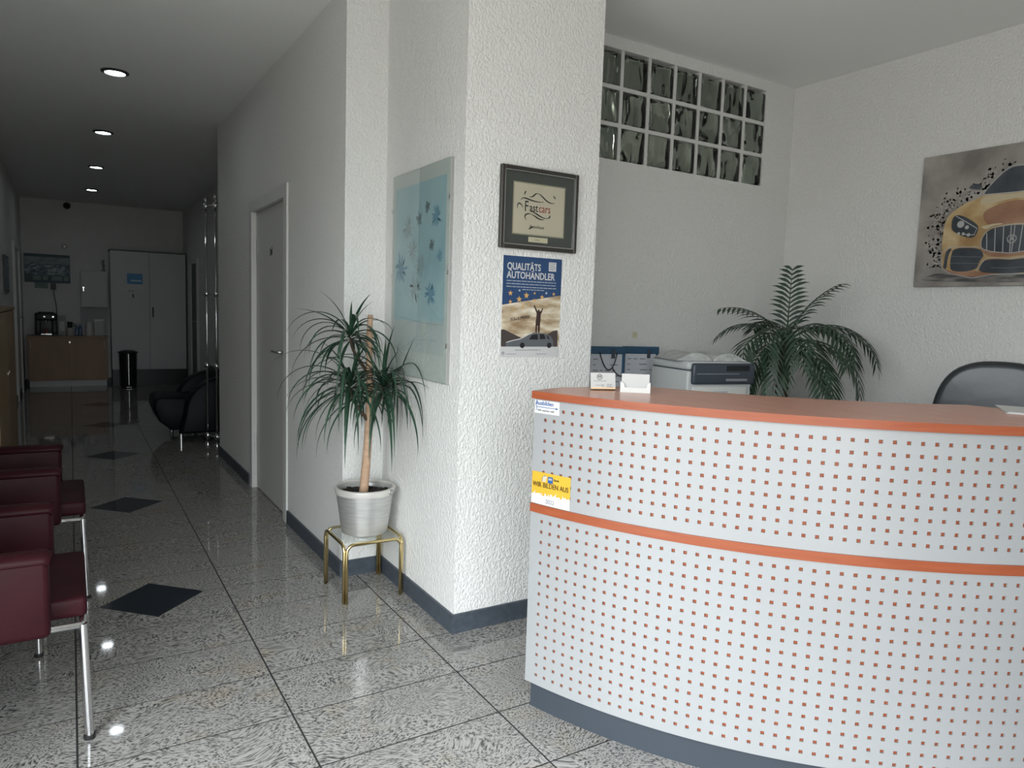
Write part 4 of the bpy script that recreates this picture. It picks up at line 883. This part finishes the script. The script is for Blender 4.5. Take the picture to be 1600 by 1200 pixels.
# ------------------------------------------------------------------ frameless glass picture on the corridor side of the pillar
t = thing('glass_picture', 'tall frameless glass picture with faded pale blue flower print', 'picture', M=mount('-x', (1.3265, 2.950, 1.490)))
GW, GH = 0.3025, 0.459
bm = nb(); b2(bm, -GW, GW, -GH, GH, 0.0, 0.012); obj('backing_board', bm, pmat('grey hardboard', (0.30, 0.30, 0.29), 0.7), t)
bm = nb(); b2(bm, -GW+0.002, GW-0.002, -GH+0.002, GH-0.002, 0.012, 0.013); obj('sheet', bm, pmat('faded grey paper', (0.52, 0.54, 0.53), 0.7), t)
bm = nb(); b2(bm, -GW+0.035, GW-0.035, -0.205, GH-0.062, 0.013, 0.0133); obj('blue_area', bm, photo_mat('faded blue print', (0.28, 0.42, 0.47), (0.33, 0.47, 0.52), (0.38, 0.51, 0.55), 3, (1, 1, 1)), t)
bm = nb(); b2(bm, -GW+0.035, GW-0.035, -0.345, -0.205, 0.013, 0.0132); obj('pale_area', bm, pmat('faded pale print', (0.45, 0.49, 0.49), 0.7), t)
random.seed(9)
def blossom(bm, c, r, n_, z):
    for k in range(n_):
        a_ = 2*PI*k/n_+random.uniform(-0.2, 0.2); l_ = r*random.uniform(0.7, 1.15); p0 = (c[0]+0.3*r*cos(a_), c[1]+0.3*r*sin(a_)); p1 = (c[0]+l_*cos(a_+0.2), c[1]+l_*sin(a_+0.2))
        stroke(bm, [p0, ((p0[0]+p1[0])/2, (p0[1]+p1[1])/2), p1], [r*0.10, r*0.22, r*0.04], z)
for nm, col, lst in (('faded dark print', (0.13, 0.18, 0.20), ((0.085, 0.285, 0.030), (0.135, 0.12, 0.030), (0.0, 0.24, 0.034))), ('faded mid blue print', (0.16, 0.30, 0.40), ((0.175, 0.235, 0.052), (-0.195, 0.03, 0.075), (0.135, -0.085, 0.058), (0.215, 0.07, 0.03))), ('faded grey blue print', (0.30, 0.38, 0.41), ((-0.12, 0.21, 0.06), (-0.06, 0.11, 0.055), (0.02, 0.04, 0.06), (-0.03, -0.06, 0.07)))):
    bm = nb()
    for (x, y, r) in lst:
        blossom(bm, (x, y), r, 15, 0.0134)
        disc(bm, (x, y, 0.0136), r*0.38, 14)
    obj('flower_print', bm, pmat(nm, col, 0.7), t)
bm = nb()
for q in (((-0.20, -0.19), (-0.1, -0.20), (0.1, -0.22), (0.25, -0.215)), ((-0.15, -0.33), (-0.05, -0.29), (0.05, -0.28), (0.2, -0.285)), ((-0.11, 0.18), (-0.06, 0.1), (-0.03, 0.0), (0.0, -0.05)), ((0.13, 0.10), (0.1, 0.05), (0.08, -0.02), (0.04, -0.06)), ((-0.18, -0.02), (-0.12, -0.1), (-0.08, -0.12), (-0.04, -0.13))): stroke(bm, bez(*q, 10), 0.003, 0.0134)
obj('line_print', bm, MATS['faded grey blue print'], t)
bm = nb(); b2(bm, -GW, GW, -GH, GH, 0.0145, 0.0165); obj('glass', bm, M_GLASS, t)
for s in (-1, 1):
    for y in (-0.30, 0.0, 0.30):
        bm = nb(); b2(bm, s*GW-0.004, s*GW+0.004, y-0.010, y+0.010, -0.0, 0.018); obj('clip', bm, M_STEEL, t)

# ------------------------------------------------------------------ car painting on the office wall
t = thing('car_painting', 'canvas painting of a golden sports car seen from the front', 'painting', M=mount('-x', (3.979, 1.776, 1.895)))
bm = nb(); b2(bm, -0.470, 0.470, -0.347, 0.345, 0.0, 0.024, 0.002, 1); obj('canvas', bm, photo_mat('grey beige brushwork', (0.19, 0.175, 0.163), (0.28, 0.26, 0.24), (0.38, 0.355, 0.33), 5, (1, 1, 1)), t)
def c0(p): return (min(p[0], 0.0), p[1]) if p[0] > -0.013 else p
layer = [0.024]
def chaikin(p, it=2):
    """round the corners of a closed outline; points on the centre line stay"""
    for _ in range(it):
        q = []; n = len(p)
        for i in range(n):
            a, b = p[i], p[(i+1) % n]
            if a[0] == 0.0 and not (q and q[-1] == a): q.append(a)
            if not (a[0] == 0.0 and b[0] == 0.0):
                if a[0] != 0.0: q.append((a[0]*0.75+b[0]*0.25, a[1]*0.75+b[1]*0.25))
                if b[0] != 0.0: q.append((a[0]*0.25+b[0]*0.75, a[1]*0.25+b[1]*0.75))
        p = q
    return p
def paint(name, mt_, polys, join=False):
    z = layer[0]; layer[0] += 0.00025; bm = nb()
    for pl_ in polys:
        h = [(0.0, p[1]) if p[0] > -0.013 else p for p in pl_]
        mid = any(p[0] == 0.0 for p in h)
        if not join: h = chaikin(h)
        for s in (1, -1):
            q = [(s*p[0], p[1]) for p in h]
            vs = [bm.verts.new((p[0], p[1], z)) for p in q]; bm.faces.new(vs if s > 0 else vs[::-1])
            if not join and (s < 0 or not mid):
                bmesh.ops.remove_doubles(bm, verts=bm.verts, dist=1e-6); bmesh.ops.triangulate(bm, faces=bm.faces); obj(name, bm, mt_, t); bm = nb()
    if join:
        bmesh.ops.triangulate(bm, faces=bm.faces); o = obj(name, bm, mt_, t); o['kind'] = 'stuff'
def pline(name, mt_, lines, wd):
    bm = nb(); z = layer[0]; layer[0] += 0.00025
    for l_ in lines:
        for s in (1, -1): stroke(bm, [(s*p[0], p[1]) for p in l_], wd, z, 0)
    for f in bm.faces:
        if f.normal.z < 0: f.normal_flip()
    return obj(name, bm, mt_, t)
M_CGOLD = photo_mat('ochre car paint', (0.33, 0.20, 0.085), (0.46, 0.32, 0.155), (0.60, 0.47, 0.28), 7, (1, 1, 1))
M_CRED = photo_mat('copper brown paint', (0.27, 0.14, 0.085), (0.34, 0.19, 0.12), (0.42, 0.27, 0.18), 6, (1, 1, 1))
M_CDARK = photo_mat('blue black paint', (0.035, 0.042, 0.052), (0.055, 0.065, 0.078), (0.085, 0.095, 0.11), 6, (1, 1, 1))
M_CLINE = pmat('pale silver paint', (0.42, 0.43, 0.43), 0.6)
random.seed(14); sp_ = []
for k in range(330):
    if k % 2: x, y = random.gauss(-0.358, 0.026), random.uniform(-0.25, 0.05)
    else: u_ = random.random(); x, y = -0.36+0.33*u_+random.gauss(0, 0.02), 0.06+0.17*u_+random.gauss(0, 0.03)
    r_ = random.uniform(0.002, 0.0095); sp_.append([(x+r_*random.uniform(0.5, 1.3)*cos(a_), y+r_*random.uniform(0.5, 1.3)*sin(a_)) for a_ in (0, 1.3, 2.4, 3.6, 5.0)])
paint('paint_splatter', pmat('dark splatter paint', (0.085, 0.075, 0.07), 0.6), sp_[:220], True); paint('paint_splatter', pmat('pale splatter paint', (0.36, 0.34, 0.31), 0.6), sp_[220:], True)
paint('ground_shadow', photo_mat('dark ground brushwork', (0.06, 0.06, 0.065), (0.13, 0.125, 0.12), (0.25, 0.235, 0.22), 9, (1, 6, 1)), [[(-0.43, -0.300), (-0.324, -0.268), (0, -0.296), (0, -0.330), (-0.42, -0.318)]])
paint('car_body', M_CGOLD, [[(-0.011, 0.108), (-0.141, 0.113), (-0.17, 0.1), (-0.231, 0.081), (-0.274, 0.055), (-0.317, 0.023), (-0.332, -0.03), (-0.335, -0.112), (-0.332, -0.181), (-0.326, -0.249), (-0.277, -0.278), (-0.171, -0.303), (-0.074, -0.288), (0, -0.288)]])
paint('bonnet', M_CRED, [[(0, 0.070), (-0.06, 0.062), (-0.125, 0.040), (-0.150, 0.012), (-0.125, -0.035), (-0.095, -0.050), (-0.036, -0.044), (0, -0.043)]])
paint('bonnet_light', pmat('pale straw paint', (0.55, 0.47, 0.32), 0.6), [[(-0.141, 0.108), (0, 0.102), (0, 0.080), (-0.06, 0.074), (-0.14, 0.058), (-0.168, 0.075)], [(-0.150, -0.048), (-0.123, -0.066), (-0.095, -0.048), (-0.05, -0.043), (-0.05, -0.036), (-0.10, -0.037), (-0.14, -0.045)]])
paint('windscreen', M_CDARK, [[(-0.15, 0.117), (-0.115, 0.161), (-0.071, 0.206), (-0.033, 0.230), (0, 0.232), (0, 0.109), (-0.135, 0.112)]])
paint('wing_mirror', M_CDARK, [[(-0.226, 0.159), (-0.202, 0.173), (-0.167, 0.168), (-0.159, 0.148), (-0.174, 0.14), (-0.212, 0.148)]])
paint('headlamp', M_CDARK, [[(-0.275, 0.025), (-0.238, 0.015), (-0.184, -0.019), (-0.157, -0.048), (-0.166, -0.083), (-0.183, -0.103), (-0.229, -0.092), (-0.283, -0.061), (-0.295, -0.04), (-0.293, 0.007)]])
paint('grille', M_CDARK, [[(-0.138, -0.151), (-0.139, -0.112), (-0.123, -0.08), (-0.095, -0.06), (-0.036, -0.052), (0, -0.051), (0, -0.185), (-0.014, -0.184), (-0.084, -0.174), (-0.122, -0.162)]])
paint('air_intake', M_CDARK, [[(-0.272, -0.146), (-0.147, -0.154), (-0.127, -0.178), (-0.122, -0.198), (-0.138, -0.217), (-0.152, -0.269), (-0.271, -0.272), (-0.284, -0.237), (-0.282, -0.183)], [(-0.105, -0.211), (0, -0.219), (0, -0.287), (-0.087, -0.283), (-0.143, -0.272), (-0.128, -0.23)], [(-0.315, -0.222), (-0.313, -0.168), (-0.295, -0.148), (-0.279, -0.149), (-0.293, -0.176), (-0.299, -0.216), (-0.299, -0.257), (-0.318, -0.25)]])
paint('copper_lip', M_CRED, [[(-0.326, -0.249), (-0.299, -0.257), (-0.271, -0.272), (-0.152, -0.269), (-0.143, -0.272), (-0.087, -0.283), (-0.074, -0.290), (-0.171, -0.303), (-0.277, -0.278)], [(-0.147, -0.150), (-0.122, -0.164), (-0.084, -0.177), (0, -0.187), (0, -0.203), (-0.10, -0.198), (-0.125, -0.180)]])
pline('silver_line', M_CLINE, [[(-0.15, 0.119), (-0.115, 0.166), (-0.072, 0.212), (-0.033, 0.236), (0, 0.238)], [(-0.150, 0.112), (0, 0.108)], [(-0.275, 0.018), (-0.229, -0.012), (-0.166, -0.054), (-0.178, -0.086), (-0.226, -0.080)]], 0.0045)
pline('silver_line', M_CLINE, [[(-0.332, -0.181), (-0.31, -0.147), (-0.272, -0.141), (-0.147, -0.149)], [(-0.329, -0.190), (-0.326, -0.249), (-0.277, -0.280), (-0.171, -0.305), (-0.074, -0.290), (0, -0.288)], [(-0.140, -0.151), (-0.141, -0.112), (-0.124, -0.078), (-0.096, -0.057), (-0.036, -0.049), (0, -0.048)], [(-0.138, -0.153), (-0.122, -0.164), (-0.084, -0.177), (0, -0.187)], [(-0.149, -0.272), (-0.128, -0.23), (-0.106, -0.204), (0, -0.213)]], 0.0035)
pline('grille_bar', M_CLINE, [[(-0.117, -0.081), (-0.110, -0.168)], [(-0.080, -0.060), (-0.073, -0.176)], [(-0.042, -0.054), (-0.036, -0.181)], [(-0.008, -0.053), (-0.004, -0.184)]], 0.004)
pline('intake_slat', pmat('slate line paint', (0.14, 0.155, 0.17), 0.6), [[(-0.278, -0.19), (-0.130, -0.20)], [(-0.282, -0.225), (-0.142, -0.232)], [(-0.085, -0.255), (0, -0.26)]], 0.003)
bm = nb()
for s in (1, -1):
    for (x, y, r_) in ((-0.247, -0.027, 0.018), (-0.253, -0.074, 0.008), (-0.23, -0.077, 0.008), (-0.204, -0.084, 0.009), (-0.215, -0.045, 0.010)): disc(bm, (s*x, y, layer[0]), r_, 16)
for f in bm.faces:
    if f.normal.z < 0: f.normal_flip()
obj('lamp_highlight', bm, M_CLINE, t); layer[0] += 0.00025
bm = nb(); lathe(bm, [(0.018, layer[0]), (0.0215, layer[0])], 32, (0, -0.118, 0))
for a_ in (90, 210, 330): stroke(bm, [(0, -0.118), (0.02*cos(rad(a_)), -0.118+0.02*sin(rad(a_)))], [0.006, 0.001], layer[0], 0)
obj('star_badge', bm, M_CLINE, t)

# ------------------------------------------------------------------ office furniture behind the counter
t = thing('low_cupboard', 'low grey office cupboard under the printer', 'cupboard', (2.62, 2.74, 0))
bm = nb(); b2(bm, -0.55, 0.55, -0.33, 0.36, 0.06, 0.755); obj('body', bm, M_GREYP, t)
bm = nb(); b2(bm, -0.56, 0.56, -0.36, 0.365, 0.755, 0.78, 0.002, 1); obj('top_board', bm, M_GREYP, t)
bm = nb(); b2(bm, -0.53, 0.53, -0.30, 0.34, 0.0, 0.06); obj('plinth', bm, M_SLATE, t)
for s in (-1, 1):
    bm = nb(); b2(bm, min(s*0.003, s*0.548), max(s*0.003, s*0.548), -0.349, -0.331, 0.065, 0.75, 0.001, 1); d = obj('door', bm, M_GREYP, t)
    bm = nb(); tube(bm, [(s*0.06, -0.35, 0.55), (s*0.06, -0.372, 0.56), (s*0.06, -0.372, 0.66), (s*0.06, -0.35, 0.67)], 0.005, 8); obj('handle', bm, M_STEEL, d, True)
OC = 0.7805
PRX, PRY = 2.790, 2.660
t = thing('printer', 'light grey multifunction printer with dark control panel behind the counter', 'printer', (PRX, PRY, OC), rad(-10))
M_PRG = pmat('light grey printer plastic', (0.50, 0.52, 0.52), 0.4); M_PRD = pmat('dark blue grey printer plastic', (0.045, 0.058, 0.075), 0.35)
pw, pd = 0.195, 0.165
bm = nb(); b2(bm, -pw, pw, -pd, pd, 0.0, 0.300, 0.012, 3); obj('body', bm, M_PRG, t, 50)
bm = nb(); b2(bm, -pw, pw, -pd, pd, 0.303, 0.345, 0.014, 3); obj('scanner_lid', bm, M_PRG, t, 50)
bm = nb(); b2(bm, -pw+0.008, pw-0.008, -pd+0.008, pd-0.008, 0.298, 0.305); obj('lid_gap', bm, M_PRD, t)
bm = nb(); b2(bm, -pw+0.020, pw+0.006, -pd-0.020, -pd+0.05, 0.232, 0.338, 0.014, 3); cp_ = obj('control_panel', bm, M_PRD, t, 50)
bm = nb(); b2(bm, 0.02, 0.16, -pd-0.0215, -pd-0.020, 0.300, 0.328); obj('display', bm, M_BLACK, cp_)
bm = nb(); b2(bm, -pw+0.04, 0.10, -pd-0.0212, -pd-0.020, 0.284, 0.288); b2(bm, 0.02, 0.15, -pd-0.0212, -pd-0.020, 0.250, 0.262); obj('output_slot', bm, M_INKGREY, cp_)
bm = nb(); b2(bm, -pw+0.03, pw-0.03, -pd-0.006, -pd+0.01, 0.02, 0.222, 0.006, 2); tr_ = obj('paper_tray', bm, pmat('pale printer tray', (0.62, 0.63, 0.61), 0.4), t, 50)
bm = nb(); b2(bm, -0.045, 0.045, -pd-0.0068, -pd-0.006, 0.175, 0.198); obj('grip', bm, M_GREYP, tr_)
t = thing('open_magazine', 'open magazine lying on top of the printer', 'magazine', (2.775, 2.655, OC+0.3455), rad(-18))
bm = nb(); W_ = 0.20; n = 12
for s in (-1, 1):
    g = []
    for i in range(n+1):
        u_ = i/n; x = s*(0.003+W_*u_*0.95); z = 0.004+0.042*sin(PI*min(1, u_*1.05))**0.8*(1-0.3*u_); g.append([(x, -0.13, z), (x, 0.13, z)])
    for k, off in ((0, 0), (1, 1)): pass
    va = [[bm.verts.new(p) for p in r_] for r_ in g]; vb = [[bm.verts.new((p[0], p[1], 0.0)) for p in r_] for r_ in g]
    for i in range(n):
        bm.faces.new((va[i][0], va[i+1][0], va[i+1][1], va[i][1])); bm.faces.new((vb[i][0], vb[i+1][0], va[i+1][0], va[i][0])); bm.faces.new((vb[i][1], vb[i+1][1], va[i+1][1], va[i][1]))
    bm.faces.new((va[n][0], vb[n][0], vb[n][1], va[n][1]))
obj('pages', bm, photo_mat('grey printed pages', (0.34, 0.35, 0.34), (0.42, 0.43, 0.42), (0.50, 0.51, 0.49), 30, (1, 1, 1)), t, 60)
bm = nb(); b2(bm, -0.20, 0.20, -0.132, 0.132, -0.0, 0.0012); obj('cover', bm, M_INKGREY, t)

# blue framed display panels
M_BF = pmat('blue plastic frame', (0.025, 0.075, 0.135), 0.35)
M_SLEEVE = pmat('grey white document', (0.50, 0.52, 0.56), 0.5)
def display_panel(label, x, y, rz, clip_):
    t = thing('display_panel', label, 'display panel', (x, y, OC), rz, 'blue framed document panels behind the counter')
    w_, h_ = 0.107, 0.385
    for s in (-1, 1):
        bm = nb(); b2(bm, min(s*w_, s*(w_-0.014)), max(s*w_, s*(w_-0.014)), -0.006, 0.006, 0.012, h_, 0.003, 1); obj('side_bar', bm, M_BF, t)
    bm = nb(); b2(bm, -w_-0.004, w_+0.004, -0.009, 0.009, h_-0.032, h_+0.008, 0.003, 1); obj('top_bar', bm, M_BF, t)
    bm = nb(); b2(bm, -w_, w_, -0.04, 0.04, 0, 0.012, 0.003, 1); obj('foot', bm, M_BF, t)
    bm = nb(); b2(bm, -w_+0.014, w_-0.014, -0.002, 0.001, 0.013, h_-0.030); sh = obj('document', bm, M_SLEEVE, t)
    bm = nb(); random.seed(int(x*100))
    for r_ in range(9):
        zz = h_-0.06-0.030*r_; xx = -0.078
        while xx < 0.06:
            l_ = random.uniform(0.015, 0.05); 
            if random.random() < 0.6: b2(bm, xx, min(xx+l_, 0.078), -0.0026, -0.002, zz-0.003, zz+0.003)
            xx += l_+0.012
    obj('print_line', bm, M_INKGREY, sh)
    bm = nb(); b2(bm, 0.035+clip_, 0.055+clip_, -0.014, -0.009, h_-0.055, h_-0.005, 0.002, 1); obj('clip', bm, M_SLATE, t)
    return t
dpa = display_panel('blue framed document panel half hidden by the pillar, cable hanging over it', 2.425, 2.985, rad(-12), -0.01)
display_panel('blue framed document panel next to the printer', 2.672, 2.995, rad(-14), 0.0)
bm = nb(); pts = bez((-0.045, -0.013, 0.36), (-0.02, -0.018, 0.26), (0.03, -0.018, 0.22), (0.055, -0.016, 0.36)) ; tube(bm, pts, 0.003, 6)
pts = bez((0.028, -0.017, 0.285), (0.05, -0.02, 0.24), (0.075, -0.02, 0.235), (0.10, -0.012, 0.235)); tube(bm, pts, 0.003, 6); obj('cable', bm, M_BLACK, dpa, True)
t = thing('paper_tag', 'small pale yellow tag on the office wall above the panels', 'tag', M=mount('-y', (2.737, YB-0.0005, 1.232))); bm = nb(); b2(bm, -0.018, 0.018, -0.018, 0.018, 0, 0.001); obj('sheet', bm, pmat('pale yellow paper', (0.62, 0.60, 0.42), 0.7), t); bm = nb(); b2(bm, -0.010, 0.010, 0.002, 0.005, 0.001, 0.0013); obj('print_line', bm, M_INKGREY, t)

# ------------------------------------------------------------------ palm
PLX, PLY = 3.40, 2.615
pm = thing('potted_palm', 'bushy dark green palm in the office corner behind the printer', 'plant', (PLX, PLY, 0))
bm = nb(); lathe(bm, [(0, 0), (0.13, 0), (0.14, 0.01), (0.175, 0.30), (0.183, 0.30), (0.183, 0.33), (0.168, 0.33), (0.160, 0.29), (0, 0.285)], 36); obj('pot', bm, pmat('dark grey planter', (0.08, 0.08, 0.085), 0.5), pm, 40)
bm = nb(); lathe(bm, [(0, 0.298), (0.16, 0.292)], 24); obj('soil', bm, M_SOIL, pm)
bm = nb(); tube(bm, [(0, 0, 0.28), (0.01, 0, 0.6), (-0.005, 0.005, 0.95), (0, 0, 1.24)], [0.035, 0.032, 0.035, 0.030], 12); obj('trunk', bm, M_BARK, pm, True)
def pclamp(p):
    q = p.copy(); q.x = min(q.x, 3.955-PLX); q.y = min(q.y, 3.095-PLY)
    if q.z < 1.19: q.x = max(q.x, 3.045-PLX)
    return q
def frond(base, az, el0, L_, droop, leafl, npair=13):
    bm = nb(); n = 22; p = Vector(base); pts = [p.copy()]; dirs = []
    for i in range(n):
        s = (i+0.5)/n; el = el0-droop*s**1.2; d = Vector((cos(az)*cos(el), sin(az)*cos(el), sin(el))); p = pclamp(p+d*(L_/n)); pts.append(p.copy()); dirs.append(d)
    tube(bm, pts, [0.0055*(1-0.8*i/n) for i in range(n+1)], 6)
    for k in range(npair):
        s = 0.22+0.78*k/(npair-1); i = min(n-1, int(s*n)); d = dirs[i]; q = pts[i].lerp(pts[i+1], min(1.0, s*n-i))
        side = Vector((-sin(az), cos(az), 0)); nrm = side.cross(d).normalized()
        for sg in (-1, 1):
            ll = leafl*(0.55+0.45*sin(PI*min(1, 0.15+s*0.85)))*random.uniform(0.85, 1.1); wdt = 0.0185
            ld = (d*0.75 + side*sg*0.75 - nrm*0.05*sg*0).normalized(); a_ = q; pr_ = None
            for j in range(5):
                u_ = j/4; pp_ = pclamp(a_ + ld*ll*u_ + Vector((0, 0, -0.42*ll*u_*u_)))
                ww = wdt*(0.35+1.3*u_ if u_ < 0.5 else 2*(1-u_)*1.0)+0.0004
                wv = (d - ld*d.dot(ld)).normalized()*ww/2
                cur = (bm.verts.new(pp_+wv), bm.verts.new(pp_-wv))
                if pr_: bm.faces.new((pr_[0], pr_[1], cur[1], cur[0]))
                pr_ = cur
    return bm
random.seed(31)
FR = [(-2.3, 1.50, 0.40, 0.15, 0.15), (-0.60, 1.25, 0.42, 0.75, 0.16), (2.95, 0.85, 0.50, 1.05, 0.14),
      (-0.60, 0.75, 0.62, 2.05, 0.15), (-0.95, 0.75, 0.60, 2.2, 0.15), (-2.3, 0.8, 0.56, 2.2, 0.15), (-1.7, 0.85, 0.58, 2.3, 0.16), (-2.75, 0.7, 0.58, 2.1, 0.15),
      (-0.25, 0.7, 0.56, 2.0, 0.15), (3.1, 0.55, 0.52, 2.0, 0.14), (-2.0, 0.35, 0.56, 1.85, 0.15), (-1.35, 0.3, 0.56, 1.85, 0.15), (-2.6, 0.2, 0.52, 1.7, 0.15), (-0.9, 0.2, 0.50, 1.7, 0.14), (-3.0, 0.1, 0.48, 1.6, 0.14), (-1.75, 0.0, 0.50, 1.5, 0.15), (1.2, 0.9, 0.42, 1.6, 0.13), (2.4, 0.8, 0.42, 1.6, 0.13)]
for az, el, L_, dp, ll in FR:
    obj('frond', frond((0, 0, 1.22), az+random.uniform(-0.08, 0.08), el, L_, dp, ll), M_PALM, pm)

# ------------------------------------------------------------------ office chair
ocx, ocy = 3.20, 1.44
t = thing('office_chair', 'black leather office chair behind the end of the counter', 'chair', (ocx, ocy, 0), math.atan2(-ocy+0.2, -ocx)+PI/2)
bm = nb(); pts = []
for k in range(25):
    u_ = -1+2*k/24; pts.append((0.27*u_, 0))
prof = []
outline = [(-0.20, 0.52), (-0.245, 0.70), (-0.255, 0.90), (-0.235, 1.05), (-0.185, 1.145), (-0.10, 1.19), (0, 1.197), (0.10, 1.19), (0.185, 1.145), (0.235, 1.05), (0.255, 0.90), (0.245, 0.70), (0.20, 0.52)]
outline = [(x+1, y) for x, y in outline]; outline = [(x-1, y) for x, y in chaikin(outline)]
prism(bm, outline, -0.05, 0.05, Matrix(((1, 0, 0, 0), (0, 0, 1, 0.22), (0, 1, 0, 0), (0, 0, 0, 1))))
bmesh.ops.bevel(bm, geom=[e for e in bm.edges if abs(e.verts[0].co.y-e.verts[1].co.y) < 1e-5], offset=0.03, segments=4, profile=0.5, affect='EDGES')
M_OLEATHER = pmat('glossy black leather', (0.020, 0.025, 0.030), 0.33, spec=0.7, bump=(16, 0.12, 0.01))
obj('backrest', bm, M_OLEATHER, t, 60)
bm = nb(); b2(bm, -0.25, 0.25, -0.27, 0.20, 0.44, 0.53, 0.035, 3); obj('seat', bm, M_OLEATHER, t, 50)
bm = nb(); tube(bm, [(0, 0, 0.08), (0, 0, 0.44)], 0.025, 14); obj('gas_column', bm, M_CHROME, t, 40)
bm = nb(); tube(bm, [(0, 0.16, 0.45), (0, 0.29, 0.46), (0, 0.30, 0.60)], 0.018, 10); obj('back_bracket', bm, M_BLACK, t, True)
for s in (-1, 1):
    bm = nb(); tube(bm, [(s*0.24, 0.05, 0.46), (s*0.29, 0.05, 0.50), (s*0.29, 0.05, 0.66), (s*0.29, -0.18, 0.67)], 0.014, 8); obj('armrest', bm, M_BLACK, t, True)
for k in range(5):
    a_ = 2*PI*k/5; bm = nb(); tube(bm, [(0, 0, 0.10), (0.29*cos(a_), 0.29*sin(a_), 0.065)], [0.022, 0.014], 8); bs = obj('base_arm', bm, M_CHROME, t, True)
    bm = nb(); lathe(bm, [(0, -0.018), (0.027, -0.018), (0.027, 0.018), (0, 0.018)], 16); cs = obj('caster', bm, M_BLACK, bs, 40); cs.matrix_local = T((0.29*cos(a_), 0.29*sin(a_), 0.0275)) @ Matrix.Rotation(a_, 4, 'Z') @ Matrix.Rotation(PI/2, 4, 'X')

for o in bpy.data.objects:
    if o.name.split('.')[0] in ('print_line', 'flourish', 'gold_stars', 'silver_stars'): o['kind'] = 'stuff'
